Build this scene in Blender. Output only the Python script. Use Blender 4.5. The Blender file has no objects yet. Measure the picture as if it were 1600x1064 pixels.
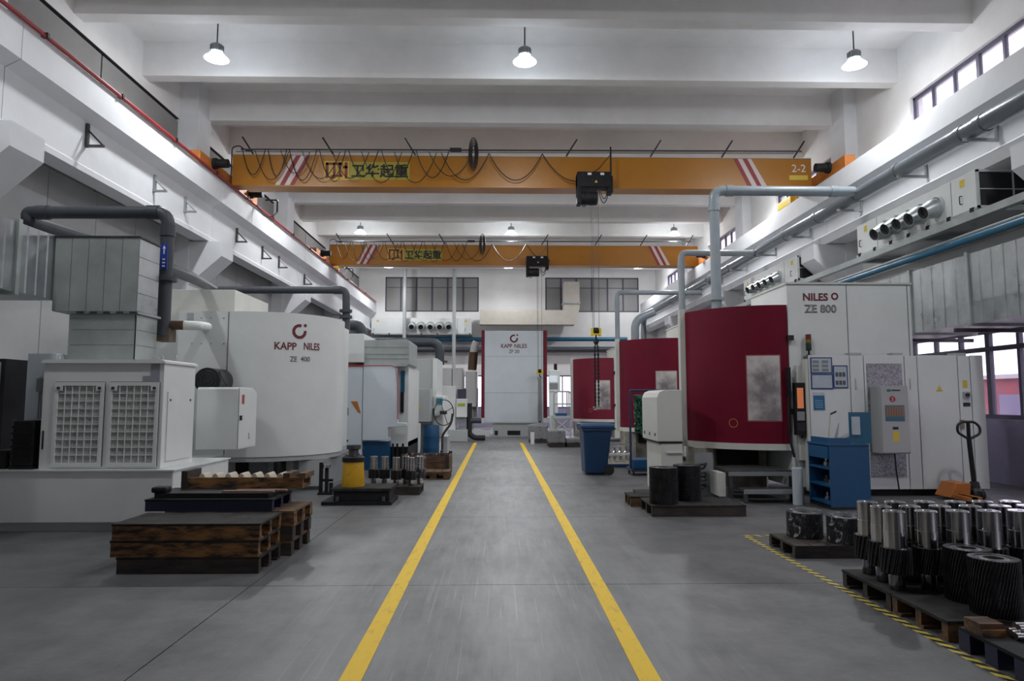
import bpy, bmesh, math, random
from mathutils import Vector, Matrix
random.seed(7)
PI = math.pi
scene = bpy.context.scene
COL = scene.collection

# ---------------------------------------------------------------- camera, world, exposure
F_PX, CAM_H = 1067.0, 1.5
PITCH = math.atan(93 / F_PX)
YAW = math.atan(22 / F_PX * math.cos(PITCH))
cam_data = bpy.data.cameras.new('camera')
cam_data.sensor_width = 36.0
cam_data.lens = 36.0 * F_PX / 1600.0
cam_data.clip_end = 200
cam = bpy.data.objects.new('camera', cam_data)
COL.objects.link(cam)
cam.location = (0, 0, CAM_H)
cam.rotation_euler = (PI / 2 + PITCH, 0, -YAW)
scene.camera = cam

world = bpy.data.worlds.new('world')
scene.world = world
world.use_nodes = True
bg = world.node_tree.nodes['Background']
bg.inputs[0].default_value = (0.93, 0.90, 1.0, 1)
bg.inputs[1].default_value = 2.2
LAMP_W = 310.0
LAMP_UP = 72.0
scene.view_settings.view_transform = 'Standard'
scene.view_settings.look = 'None'
scene.view_settings.gamma = 1.0
scene.view_settings.exposure = 0.24


def at(px, py, X=None, Y=None, Z=None):
    """photo pixel (1600x1064) -> world point on the plane X=, Y= or Z="""
    x = (px - 800) / F_PX
    y = -(py - 532) / F_PX
    cp, sp = math.cos(PITCH), math.sin(PITCH)
    d = (x, cp - y * sp, sp + y * cp)
    c, s = math.cos(YAW), math.sin(YAW)
    d = (c * d[0] + s * d[1], -s * d[0] + c * d[1], d[2])
    if Y is not None: t = Y / d[1]
    elif X is not None: t = X / d[0]
    else: t = (Z - CAM_H) / d[2]
    return Vector((t * d[0], t * d[1], CAM_H + t * d[2]))


# ---------------------------------------------------------------- materials
MATS = {}


def mat(name, col, rough=0.5, metal=0.0, var=0.0, scale=3.0, col2=None, bump=0.0, bscale=40.0,
        rvar=0.0, emit=0.0, stretch=None, lo=0.35, hi=0.65, alpha=1.0, coat=0.0, spec=0.5):
    if name in MATS: return MATS[name]
    m = bpy.data.materials.new(name); m.use_nodes = True
    nt = m.node_tree; b = nt.nodes['Principled BSDF']; L = nt.links
    c = (*col, 1)
    b.inputs['Base Color'].default_value = c
    b.inputs['Roughness'].default_value = rough
    b.inputs['Metallic'].default_value = metal
    b.inputs['Coat Weight'].default_value = coat
    b.inputs['Specular IOR Level'].default_value = spec
    if alpha < 1: b.inputs['Alpha'].default_value = alpha
    tc = nt.nodes.new('ShaderNodeTexCoord')
    src = tc.outputs['Object']
    if stretch:
        mp = nt.nodes.new('ShaderNodeMapping'); mp.inputs['Scale'].default_value = stretch
        L.new(src, mp.inputs['Vector']); src = mp.outputs['Vector']
    if var or col2:
        n = nt.nodes.new('ShaderNodeTexNoise'); n.inputs['Scale'].default_value = scale
        n.inputs['Detail'].default_value = 6; n.inputs['Roughness'].default_value = 0.65
        L.new(src, n.inputs['Vector'])
        mr = nt.nodes.new('ShaderNodeMapRange')
        mr.inputs['From Min'].default_value = lo; mr.inputs['From Max'].default_value = hi
        L.new(n.outputs['Fac'], mr.inputs['Value'])
        mx = nt.nodes.new('ShaderNodeMix'); mx.data_type = 'RGBA'
        ca = col2 if col2 else tuple(v * (1 - var) for v in col)
        mx.inputs['A'].default_value = (*ca, 1)
        mx.inputs['B'].default_value = c
        L.new(mr.outputs['Result'], mx.inputs['Factor'])
        L.new(mx.outputs['Result'], b.inputs['Base Color'])
        if rvar:
            r2 = nt.nodes.new('ShaderNodeMapRange')
            r2.inputs['To Min'].default_value = rough - rvar; r2.inputs['To Max'].default_value = rough + rvar
            r2.inputs['From Min'].default_value = lo; r2.inputs['From Max'].default_value = hi
            L.new(n.outputs['Fac'], r2.inputs['Value']); L.new(r2.outputs['Result'], b.inputs['Roughness'])
    if bump:
        n2 = nt.nodes.new('ShaderNodeTexNoise'); n2.inputs['Scale'].default_value = bscale
        n2.inputs['Detail'].default_value = 4
        L.new(src, n2.inputs['Vector'])
        bp = nt.nodes.new('ShaderNodeBump'); bp.inputs['Strength'].default_value = bump
        bp.inputs['Distance'].default_value = 0.01
        L.new(n2.outputs['Fac'], bp.inputs['Height']); L.new(bp.outputs['Normal'], b.inputs['Normal'])
    if emit:
        b.inputs['Emission Color'].default_value = c
        b.inputs['Emission Strength'].default_value = emit
    MATS[name] = m
    return m


plaster = mat('plaster', (0.80, 0.785, 0.77), 0.9, var=0.10, scale=0.9, bump=0.15, bscale=25)
plaster_l = mat('plaster_left', (0.76, 0.77, 0.79), 0.75, var=0.10, scale=0.8, bump=0.1, bscale=20)
panel_grey = mat('panel_grey', (0.44, 0.445, 0.45), 0.8, var=0.12, scale=1.2, bump=0.1)
dado = mat('dado', (0.18, 0.16, 0.25), 0.7, var=0.25, scale=2)
joint_dark = mat('joint_dark', (0.03, 0.03, 0.03), 0.9)
white = mat('white_paint', (0.72, 0.74, 0.73), 0.38, var=0.07, scale=1.6)
white_b = mat('white_bluish', (0.64, 0.70, 0.74), 0.4, var=0.06, scale=1.5)
cream = mat('cream_paint', (0.62, 0.62, 0.57), 0.4, var=0.08, scale=1.5)
dirty = mat('dirty_cream', (0.40, 0.38, 0.32), 0.5, col2=(0.16, 0.14, 0.11), scale=3)
lgrey = mat('light_grey_paint', (0.42, 0.44, 0.44), 0.4, var=0.06, scale=2)
mgrey = mat('mid_grey_paint', (0.25, 0.265, 0.27), 0.45, var=0.1, scale=2)
seam = mat('seam', (0.10, 0.10, 0.10), 0.7)
galv = mat('galvanised', (0.50, 0.53, 0.54), 0.34, 0.85, var=0.28, scale=2.2, bump=0.05, bscale=9, rvar=0.08)
galv_d = mat('galvanised_dull', (0.46, 0.50, 0.49), 0.42, 0.45, var=0.25, scale=2.2, rvar=0.06)
steel = mat('bright_steel', (0.62, 0.62, 0.64), 0.22, 1.0, var=0.1, scale=8)
steel_shaft = mat('steel_reflection_streaks', (0.74, 0.74, 0.77), 0.16, 1.0, col2=(0.20, 0.20, 0.215), scale=26, stretch=(1, 1, .02), lo=.40, hi=.60)  # bright and dark vertical reflections painted into the steel colour as stretched noise
steel_d = mat('dark_steel', (0.10, 0.10, 0.105), 0.42, 0.7, var=0.35, scale=5)
gear_dark = mat('gear_steel', (0.075, 0.075, 0.078), 0.34, 0.8, var=0.4, scale=9)
iron = mat('black_iron', (0.016, 0.016, 0.018), 0.6, 0.2, var=0.4, scale=5, spec=.3)
black = mat('black_plastic', (0.012, 0.012, 0.013), 0.45)
rubber = mat('rubber', (0.02, 0.02, 0.02), 0.75)
pvc = mat('pvc_grey', (0.06, 0.067, 0.078), 0.45, var=0.12, scale=3, spec=.3)
pvc_l = mat('pvc_light_grey', (0.27, 0.31, 0.34), 0.32, var=0.12, scale=3)
red_pipe = mat('red_pipe', (0.33, 0.022, 0.025), 0.4, var=0.2)
rust_orange = mat('orange_paint', (0.52, 0.17, 0.03), 0.5, var=0.25)
crane_y = mat('crane_yellow', (0.47, 0.185, 0.006), 0.4, var=0.14, scale=0.7)
label_y = mat('label_yellow', (0.68, 0.50, 0.06), 0.5)
yellow = mat('yellow', (0.80, 0.58, 0.02), 0.45, var=0.1)
redp = mat('decal_red', (0.30, 0.03, 0.035), 0.5)
logo_red = mat('lettering_maroon', (0.14, 0.012, 0.025), 0.5)
whitep = mat('decal_white', (0.72, 0.62, 0.58), 0.5)
pure_w = mat('print_white', (0.8, 0.8, 0.8), 0.5)
inkgrey = mat('lettering_grey', (0.10, 0.09, 0.10), 0.5)
maroon = mat('maroon_paint', (0.15, 0.001, 0.018), 0.5, var=0.2, scale=1.2, spec=.25)
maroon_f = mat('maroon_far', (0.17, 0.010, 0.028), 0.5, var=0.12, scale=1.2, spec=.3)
blue = mat('blue_paint', (0.006, 0.075, 0.19), 0.4, var=0.12, scale=2)
blue_pl = mat('blue_plastic', (0.008, 0.045, 0.13), 0.42, var=0.12, scale=3)
blue_pipe = mat('blue_pipe', (0.008, 0.11, 0.20), 0.4, var=0.1)
wood = mat('pallet_wood', (0.15, 0.075, 0.032), 0.8, col2=(0.03, 0.02, 0.013), scale=3.5, stretch=(1, 6, 6), bump=0.4, bscale=30, lo=0.36, hi=0.6)
wood_o = mat('pallet_wood_orange', (0.27, 0.125, 0.038), 0.75, col2=(0.018, 0.012, 0.008), scale=2.6, stretch=(1.6, 5, 7), bump=0.4, bscale=30, lo=0.40, hi=0.60)
wood_d = mat('pallet_wood_dark', (0.05, 0.036, 0.028), 0.7, col2=(0.012, 0.010, 0.009), scale=4, stretch=(1, 4, 4), bump=0.3, bscale=30)
wood_top = mat('oily_board', (0.042, 0.039, 0.037), 0.8, col2=(0.015, 0.014, 0.013), scale=6, bump=0.3, bscale=50, spec=.2)
paper = mat('paper', (0.50, 0.56, 0.62), 0.6, var=0.15, scale=9)
beige = mat('beige_pvc', (0.60, 0.55, 0.42), 0.5, var=0.1)
brown_hose = mat('brown_hose', (0.15, 0.09, 0.05), 0.6, var=0.3, scale=12)
green = mat('green_hose', (0.012, 0.10, 0.05), 0.5, var=0.3, scale=10)
filt = mat('filter_wool', (0.50, 0.50, 0.48), 0.95, var=0.25, scale=12, bump=0.8, bscale=30)
duct_beige = mat('duct_beige', (0.50, 0.46, 0.40), 0.6, var=0.1)


def glass_mat(name, tint, mix, rough=0.05):
    m = bpy.data.materials.new(name); m.use_nodes = True
    nt = m.node_tree; nt.nodes.clear()
    o = nt.nodes.new('ShaderNodeOutputMaterial'); mx = nt.nodes.new('ShaderNodeMixShader')
    t = nt.nodes.new('ShaderNodeBsdfTransparent'); g = nt.nodes.new('ShaderNodeBsdfPrincipled')
    t.inputs[0].default_value = (*tint, 1)
    g.inputs['Base Color'].default_value = (*tint, 1); g.inputs['Roughness'].default_value = rough
    mx.inputs[0].default_value = mix
    nt.links.new(t.outputs[0], mx.inputs[1]); nt.links.new(g.outputs[0], mx.inputs[2])
    nt.links.new(mx.outputs[0], o.inputs[0])
    return m


glass = glass_mat('window_glass', (0.97, 0.95, 1.0), 0.12)
glass_dusty = glass_mat('dusty_glass', (0.27, 0.265, 0.26), 0.9, 0.35)


def film_mat():
    m = bpy.data.materials.new('stretch_film'); m.use_nodes = True
    nt = m.node_tree; nt.nodes.clear(); L = nt.links
    o = nt.nodes.new('ShaderNodeOutputMaterial'); mx = nt.nodes.new('ShaderNodeMixShader')
    t = nt.nodes.new('ShaderNodeBsdfTransparent'); g = nt.nodes.new('ShaderNodeBsdfPrincipled')
    g.inputs['Base Color'].default_value = (.8, .82, .85, 1); g.inputs['Roughness'].default_value = .15
    tc = nt.nodes.new('ShaderNodeTexCoord'); n = nt.nodes.new('ShaderNodeTexNoise')
    n.inputs['Scale'].default_value = 13; n.inputs['Detail'].default_value = 5; n.inputs['Distortion'].default_value = 1.5
    r = nt.nodes.new('ShaderNodeMapRange'); r.inputs['From Min'].default_value = .57; r.inputs['From Max'].default_value = .74
    r.inputs['To Min'].default_value = .03; r.inputs['To Max'].default_value = .6
    L.new(tc.outputs['Object'], n.inputs['Vector']); L.new(n.outputs['Fac'], r.inputs['Value']); L.new(r.outputs['Result'], mx.inputs[0])
    L.new(t.outputs[0], mx.inputs[1]); L.new(g.outputs[0], mx.inputs[2]); L.new(mx.outputs[0], o.inputs[0])
    return m


film = film_mat()
acrylic = glass_mat('lamp_acrylic', (0.9, 0.95, 1.0), 0.35, 0.2)


def emis(name, col, s):
    m = bpy.data.materials.new(name); m.use_nodes = True
    b = m.node_tree.nodes['Principled BSDF']
    b.inputs['Base Color'].default_value = (*col, 1)
    b.inputs['Emission Color'].default_value = (*col, 1); b.inputs['Emission Strength'].default_value = s
    return m


led = emis('led_disc', (0.93, 0.97, 1.0), 9.0)
screen_orange = emis('screen_orange', (0.55, 0.17, 0.06), 0.35)
screen_grey = emis('screen_grey', (0.5, 0.56, 0.6), 0.5)


# ---------------------------------------------------------------- mesh helpers
OFF = {}


class MB:
    def __init__(s): s.v = []; s.f = []

    def add(s, vs, fs):
        n = len(s.v); s.v += [tuple(v) for v in vs]; s.f += [tuple(i + n for i in f) for f in fs]; return s

    def box(s, x0, x1, y0, y1, z0, z1, M=None):
        if x0 > x1: x0, x1 = x1, x0
        if y0 > y1: y0, y1 = y1, y0
        if z0 > z1: z0, z1 = z1, z0
        vs = [(x0, y0, z0), (x1, y0, z0), (x1, y1, z0), (x0, y1, z0), (x0, y0, z1), (x1, y0, z1), (x1, y1, z1), (x0, y1, z1)]
        if M: vs = [M @ Vector(v) for v in vs]
        return s.add(vs, [(3, 2, 1, 0), (4, 5, 6, 7), (0, 1, 5, 4), (1, 2, 6, 5), (2, 3, 7, 6), (3, 0, 4, 7)])

    def prism(s, poly, axis, a, b, M=None):
        def p(u, w, t):
            return {'x': (t, u, w), 'y': (u, t, w), 'z': (u, w, t)}[axis]
        n = len(poly)
        vs = [p(u, w, a) for u, w in poly] + [p(u, w, b) for u, w in poly]
        if M: vs = [M @ Vector(v) for v in vs]
        fs = [tuple(range(n)), tuple(range(2 * n - 1, n - 1, -1))]
        fs += [(i, i + n, (i + 1) % n + n, (i + 1) % n) for i in range(n)]
        return s.add(vs, fs)

    def cyl(s, p0, p1, r, n=16, r1=None, cap=True):
        p0 = Vector(p0); p1 = Vector(p1); r1 = r if r1 is None else r1
        d = (p1 - p0).normalized()
        u = d.orthogonal().normalized() if abs(d.z) < 0.99 else Vector((1, 0, 0)); w = d.cross(u)
        vs = []
        for p, rr in ((p0, r), (p1, r1)):
            for i in range(n):
                a = 2 * PI * i / n
                vs.append(p + u * (rr * math.cos(a)) + w * (rr * math.sin(a)))
        fs = [(i, (i + 1) % n, (i + 1) % n + n, i + n) for i in range(n)]
        if cap: fs += [tuple(range(n - 1, -1, -1)), tuple(range(n, 2 * n))]
        return s.add(vs, fs)

    def tube(s, pts, r, n=10, cap=True):
        pts = [Vector(p) for p in pts]
        rings = []; u = None
        for i, p in enumerate(pts):
            if i == 0: d = pts[1] - p
            elif i == len(pts) - 1: d = p - pts[i - 1]
            else: d = (p - pts[i - 1]).normalized() + (pts[i + 1] - p).normalized()
            d.normalize()
            if u is None: u = d.orthogonal().normalized()
            else:
                u = u - d * u.dot(d); u.normalize()
            w = d.cross(u)
            rings.append([p + u * (r * math.cos(2 * PI * k / n)) + w * (r * math.sin(2 * PI * k / n)) for k in range(n)])
        vs = [v for R in rings for v in R]; fs = []
        for i in range(len(pts) - 1):
            for k in range(n):
                fs.append((i * n + k, i * n + (k + 1) % n, (i + 1) * n + (k + 1) % n, (i + 1) * n + k))
        if cap: fs += [tuple(range(n - 1, -1, -1)), tuple((len(pts) - 1) * n + k for k in range(n))]
        return s.add(vs, fs)

    def lathe(s, c, prof, n=32, a0=0.0, a1=2 * PI, M=None):
        full = abs(a1 - a0 - 2 * PI) < 1e-6
        k = n if full else n + 1
        vs = []
        for r, z in prof:
            for i in range(k):
                a = a0 + (a1 - a0) * i / n
                vs.append(Vector((c[0] + r * math.cos(a), c[1] + r * math.sin(a), c[2] + z)))
        if M: vs = [M @ v for v in vs]
        fs = []
        for j in range(len(prof) - 1):
            for i in range(n):
                i2 = (i + 1) % k
                fs.append((j * k + i, j * k + i2, (j + 1) * k + i2, (j + 1) * k + i))
        return s.add(vs, fs)

    def xf(s, M):
        s.v = [tuple(M @ Vector(v)) for v in s.v]; return s

    def build(s, name, m, parent=None, smooth=0, bevel=0, local=False):
        me = bpy.data.meshes.new(name)
        if parent is None:
            xs = [v[0] for v in s.v]; ys = [v[1] for v in s.v]; zs = [v[2] for v in s.v]
            off = Vector(((min(xs) + max(xs)) / 2, (min(ys) + max(ys)) / 2, min(zs)))
        else:
            off = Vector((0, 0, 0)) if local else OFF.get(parent.name, Vector((0, 0, 0)))
        me.from_pydata([(v[0] - off[0], v[1] - off[1], v[2] - off[2]) for v in s.v], [], s.f)
        bm = bmesh.new(); bm.from_mesh(me); bmesh.ops.recalc_face_normals(bm, faces=bm.faces)
        bm.to_mesh(me); bm.free()
        me.materials.append(m)
        if smooth:
            me.polygons.foreach_set('use_smooth', [True] * len(me.polygons))
            me.set_sharp_from_angle(angle=math.radians(smooth))
        o = bpy.data.objects.new(name, me); COL.objects.link(o)
        if parent is None: o.location = off
        else: o.parent = parent
        OFF[o.name] = off
        if bevel:
            md = o.modifiers.new('bevel', 'BEVEL'); md.width = bevel; md.segments = 2; md.limit_method = 'ANGLE'
        return o


def B(*a): return MB().box(*a)


def tag(o, label, cat, group=None):
    o['label'] = label; o['category'] = cat
    if group: o['group'] = group
    return o


def struct(o):
    o['kind'] = 'structure'; return o


def thing(name, label, cat, loc, group=None, rotz=0.0):
    o = bpy.data.objects.new(name, None); COL.objects.link(o)
    o.empty_display_size = 0.1
    o.location = loc; o.rotation_euler = (0, 0, rotz)
    OFF[o.name] = Vector(loc)
    return tag(o, label, cat, group)


def dup(root, loc, label=None, rotz=None):
    r = root.copy(); COL.objects.link(r); r.location = loc
    if rotz is not None: r.rotation_euler = (0, 0, rotz)
    if label: r['label'] = label
    OFF[r.name] = Vector(loc)
    for ch in list(root.children):
        c = ch.copy(); COL.objects.link(c); c.parent = r
        for g in list(ch.children):
            d = g.copy(); COL.objects.link(d); d.parent = c
    return r


def arc(c, r, a0, a1, n, plane='xz'):
    out = []
    for i in range(n + 1):
        a = a0 + (a1 - a0) * i / n
        u, w = r * math.cos(a), r * math.sin(a)
        out.append(Vector(c) + Vector({'xz': (u, 0, w), 'yz': (0, u, w), 'xy': (u, w, 0)}[plane]))
    return out


def bend(pts, r, n=6):
    """round the corners of a polyline with radius r"""
    pts = [Vector(p) for p in pts]; out = [pts[0]]
    for i in range(1, len(pts) - 1):
        a, b, c = pts[i - 1], pts[i], pts[i + 1]
        d0 = (a - b).normalized(); d1 = (c - b).normalized()
        rr = min(r, (a - b).length * .45, (c - b).length * .45)
        p0 = b + d0 * rr; p1 = b + d1 * rr
        for k in range(n + 1):
            t = k / n
            out.append(p0 * (1 - t) ** 2 + b * 2 * t * (1 - t) + p1 * t * t)
    out.append(pts[-1])
    return out


def sag(a, b, dep, n=10):
    a = Vector(a); b = Vector(b); out = []
    for i in range(n + 1):
        t = i / n; p = a.lerp(b, t); p.z -= dep * 4 * t * (1 - t); out.append(p)
    return out


def text_mesh(txt, size, width=None, outline=0.0, extrude=0.002, bold=0.0, height=None):
    """lettering as verts/faces in the local xy-plane, centred, optional target width"""
    cu = bpy.data.curves.new('lettering', 'FONT'); cu.body = txt; cu.size = size
    cu.align_x = 'CENTER'; cu.align_y = 'CENTER'; cu.resolution_u = 3
    if outline:
        cu.fill_mode = 'NONE'; cu.bevel_depth = outline; cu.bevel_resolution = 0
    else:
        cu.extrude = extrude; cu.offset = bold
    o = bpy.data.objects.new('lettering', cu); COL.objects.link(o)
    dg = bpy.context.evaluated_depsgraph_get()
    me = bpy.data.meshes.new_from_object(o.evaluated_get(dg))
    vs = [v.co.copy() for v in me.vertices]; fs = [tuple(p.vertices) for p in me.polygons]
    bpy.data.objects.remove(o); bpy.data.meshes.remove(me); bpy.data.curves.remove(cu)
    if vs:
        x0 = min(v.x for v in vs); x1 = max(v.x for v in vs); y0 = min(v.y for v in vs); y1 = max(v.y for v in vs)
        k = (width / (x1 - x0)) if width else 1
        for v in vs:
            v.x = (v.x - (x0 + x1) / 2) * k; v.y = (v.y - (y0 + y1) / 2) * (height / (y1 - y0) if height else (1 if not width else k))
    return vs, fs


def lettering(txt, size, mapf, m, parent, width=None, name='lettering', **kw):
    vs, fs = text_mesh(txt, size, width, **kw)
    b = MB(); b.add([mapf(v.x, v.y, v.z) for v in vs], fs)
    return b.build(name, m, parent)


def front(cx, y, cz):
    """map lettering to a plane facing the camera side (-Y)"""
    return lambda u, v, w: (cx + u, y - 0.003 - w, cz + v)


# ---------------------------------------------------------------- the hall
XL, XR = -8.0, 9.1
Y0, Y1 = -7.0, 38.9
ZC, ZB = 9.5, 8.7
COLS = [9.7 + 7.3 * k for k in range(-2, 4)]       # column centres along the hall


def floor_material():
    m = bpy.data.materials.new('concrete_floor'); m.use_nodes = True
    nt = m.node_tree; b = nt.nodes['Principled BSDF']; L = nt.links
    tc = nt.nodes.new('ShaderNodeTexCoord')
    geo = nt.nodes.new('ShaderNodeNewGeometry')

    def noise(scale, stretch, detail=8, rough=0.65):
        mp = nt.nodes.new('ShaderNodeMapping'); mp.inputs['Scale'].default_value = stretch
        L.new(geo.outputs['Position'], mp.inputs['Vector'])
        n = nt.nodes.new('ShaderNodeTexNoise'); n.inputs['Scale'].default_value = scale
        n.inputs['Detail'].default_value = detail; n.inputs['Roughness'].default_value = rough
        L.new(mp.outputs['Vector'], n.inputs['Vector']); return n

    def mix(fac, a, bb, mode='MIX'):
        x = nt.nodes.new('ShaderNodeMix'); x.data_type = 'RGBA'; x.blend_type = mode
        L.new(fac, x.inputs['Factor'])
        for k, v in (('A', a), ('B', bb)):
            if isinstance(v, tuple): x.inputs[k].default_value = (*v, 1)
            else: L.new(v, x.inputs[k])
        return x.outputs['Result']

    def rng(src, a, bb, t0=0.0, t1=1.0):
        r = nt.nodes.new('ShaderNodeMapRange'); r.inputs['From Min'].default_value = a; r.inputs['From Max'].default_value = bb
        r.inputs['To Min'].default_value = t0; r.inputs['To Max'].default_value = t1
        L.new(src, r.inputs['Value']); return r.outputs['Result']
    big = noise(0.55, (1, 0.6, 1)); fine = noise(7, (1, 1, 1)); streak = noise(2.2, (3, 0.5, 1), 8); scr = noise(9, (7, .07, 1), 2, 0.5); scr2 = noise(8, (1.2, 6, 1), 2, 0.5); mid = noise(2.3, (1, 1, 1), 10, 0.7); spot = noise(1.1, (1, 1.6, 1), 6, .6)
    c = mix(rng(big.outputs['Fac'], 0.38, 0.62), (0.052, 0.053, 0.056), (0.130, 0.130, 0.133))
    c = mix(rng(fine.outputs['Fac'], 0.35, 0.7, 0.0, 0.45), c, (0.065, 0.066, 0.07))
    c = mix(rng(mid.outputs['Fac'], 0.40, 0.62, 0.0, 0.55), c, (0.155, 0.155, 0.158))
    c = mix(rng(spot.outputs['Fac'], 0.60, 0.72, 0.0, 0.6), c, (0.045, 0.045, 0.047))
    # worn wheel tracks and scratches along the aisle
    sx = nt.nodes.new('ShaderNodeSeparateXYZ'); L.new(geo.outputs['Position'], sx.inputs[0])
    ab = nt.nodes.new('ShaderNodeMath'); ab.operation = 'ABSOLUTE'; L.new(sx.outputs['X'], ab.inputs[0])
    aisle = rng(ab.outputs[0], 0.5, 1.9, 1.0, 0.0)
    mu = nt.nodes.new('ShaderNodeMath'); mu.operation = 'MULTIPLY'
    L.new(rng(streak.outputs['Fac'], 0.30, 0.62, 0.15, 0.85), mu.inputs[0]); L.new(aisle, mu.inputs[1])
    c = mix(mu.outputs[0], c, (0.225, 0.225, 0.225))
    mu2 = nt.nodes.new('ShaderNodeMath'); mu2.operation = 'MULTIPLY'
    L.new(rng(scr.outputs['Fac'], 0.63, 0.68, 0.0, 0.40), mu2.inputs[0]); L.new(aisle, mu2.inputs[1])
    c = mix(mu2.outputs[0], c, (0.36, 0.36, 0.36))
    c = mix(rng(scr2.outputs['Fac'], 0.66, 0.70, 0.0, 0.16), c, (0.32, 0.32, 0.32))
    L.new(c, b.inputs['Base Color'])
    L.new(rng(big.outputs['Fac'], 0.3, 0.7, 0.52, 0.36), b.inputs['Roughness'])
    bp = nt.nodes.new('ShaderNodeBump'); bp.inputs['Strength'].default_value = 0.12; bp.inputs['Distance'].default_value = 0.01
    L.new(fine.outputs['Fac'], bp.inputs['Height']); L.new(bp.outputs['Normal'], b.inputs['Normal'])
    return m


floor = struct(B(XL - .3, XR + .3, Y0, Y1 + .3, -0.20, -0.012).build('floor', joint_dark))
floor['label'] = 'grey polished concrete floor slabs with saw-cut joints'
fm = floor_material()
fx = [XL - .3, -6.0, -2.0, 6.0, XR + .3]
fy = [Y0, -0.8, 2.45, 5.72, 8.95, 12.2, 15.45, 18.7, 21.95, 25.2, 28.45, 31.7, 34.95, Y1 + .3]
for i in range(len(fx) - 1):
    for j in range(len(fy) - 1):
        B(fx[i] + .004, fx[i + 1] - .004, fy[j] + .004, fy[j + 1] - .004, -0.012, 0.0).build('slab', fm, floor)

# ceiling
ceil = struct(B(XL - .3, XR + .3, Y0, Y1 + .3, ZC, ZC + .2).build('ceiling', plaster))
ceil['label'] = 'off-white concrete ceiling with deep cross beams'
k = -8
while True:
    yb = 12.35 + 2.45 * k; k += 1
    if yb > Y1 - 1: break
    if yb < Y0: continue
    B(XL, XR, yb, yb + .30, ZB, ZC).build('ceiling_beam', plaster, ceil)

# left wall
wl = B(XL - .3, XL, Y0, Y1, 0, 8.42)
wl.box(XL - .3, XL + .06, Y0, Y1, 8.46, ZC)
wall_left = struct(wl.build('wall_left', joint_dark))
wall_left['label'] = 'left hall wall with grey panels, columns and crane runway beam'
B(XL - .02, XL + .065, Y0, Y1, 8.47, ZC).build('ring_beam', plaster, wall_left)
y = Y0
while y < Y1:
    B(XL - .01, XL + .03, y + .008, min(y + 1.46, Y1) - .008, 0, 5.6).build('wall_panel', panel_grey, wall_left); y += 1.46
y = COLS[0] - 3.65 + .0
while y < Y1:
    B(XL - .01, XL + .03, y + .025, min(y + 3.65, Y1) - .025, 5.6, 8.41).build('upper_panel', mat('upper_panel', (0.27, 0.262, 0.255), 0.85, var=0.12, scale=1), wall_left); y += 3.65


def column(side, yc, parent, m):
    s = side
    xw = XL if s < 0 else XR
    c = B(xw, xw - s * (.52 if s < 0 else .32), yc - .38, yc + .38, 7.05, ZC).box(xw, xw - s * .42, yc - .38, yc + .38, 0, 7.05)
    o = c.build('column', m, parent)
    # corbel under the runway beam
    prof = [(xw - s * .42, 5.38), (xw - s * 1.22, 5.38), (xw - s * 1.22, 5.02), (xw - s * .42, 4.30)]
    MB().prism(prof, 'y', yc - .36, yc + .36).build('corbel', m, o)
    return o


RUN_L = [(-7.62, 7.0), (-6.95, 7.0), (-6.95, 6.45), (-7.18, 6.33), (-7.18, 5.55), (-7.12, 5.50), (-7.12, 5.40), (-7.5, 5.40), (-7.5, 6.33), (-7.62, 6.45)]
for yc in COLS:
    column(-1, yc, wall_left, plaster_l)
for i in range(len(COLS)):
    a = COLS[i] + .01; b_ = min(COLS[i] + 7.29, Y1)
    MB().prism(RUN_L, 'y', a, b_).build('runway_beam', plaster_l, wall_left)

# right wall with window openings
wr = MB()
wr.box(XR, XR + .3, Y0, Y1, 3.35, 7.1).box(XR, XR + .3, Y0, Y1, 8.15, ZC)
LOWW, UPW = [], []
prev = Y0
for yc in COLS:
    if yc - .6 > prev: LOWW.append((prev, yc - .6))
    wr.box(XR, XR + .3, yc - .6, yc + .6, 1.15, 3.35)
    prev = yc + .6
LOWW.append((prev, Y1 - .3)); wr.box(XR, XR + .3, Y1 - .3, Y1, 1.15, 3.35)
prev = Y0
for yc in COLS:
    a, b_ = yc + .65, min(yc + 4.72, Y1 - .5)
    wr.box(XR, XR + .3, prev, a, 7.1, 8.15); UPW.append((a, b_)); prev = b_
wr.box(XR, XR + .3, prev, Y1, 7.1, 8.15)
wall_right = struct(wr.build('wall_right', plaster))
wall_right['label'] = 'right hall wall with window bands, columns and runway beam'
B(XR - .02, XR + .3, Y0, Y1, 0, 1.15).build('dado', dado, wall_right)
for yc in COLS:
    column(1, yc, wall_right, plaster_l)
RUN_R = [(8.85, 7.0), (8.2, 7.0), (8.2, 6.5), (8.42, 6.4), (8.42, 5.75), (8.22, 5.62), (8.22, 5.40), (8.75, 5.40), (8.75, 6.4), (8.85, 6.5)]
for i in range(len(COLS)):
    MB().prism(RUN_R, 'y', COLS[i] + .01, min(COLS[i] + 7.29, Y1)).build('runway_beam', plaster_l, wall_right)

wframe = mat('window_frame', (0.055, 0.05, 0.085), 0.5)
WN = [0]


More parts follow.
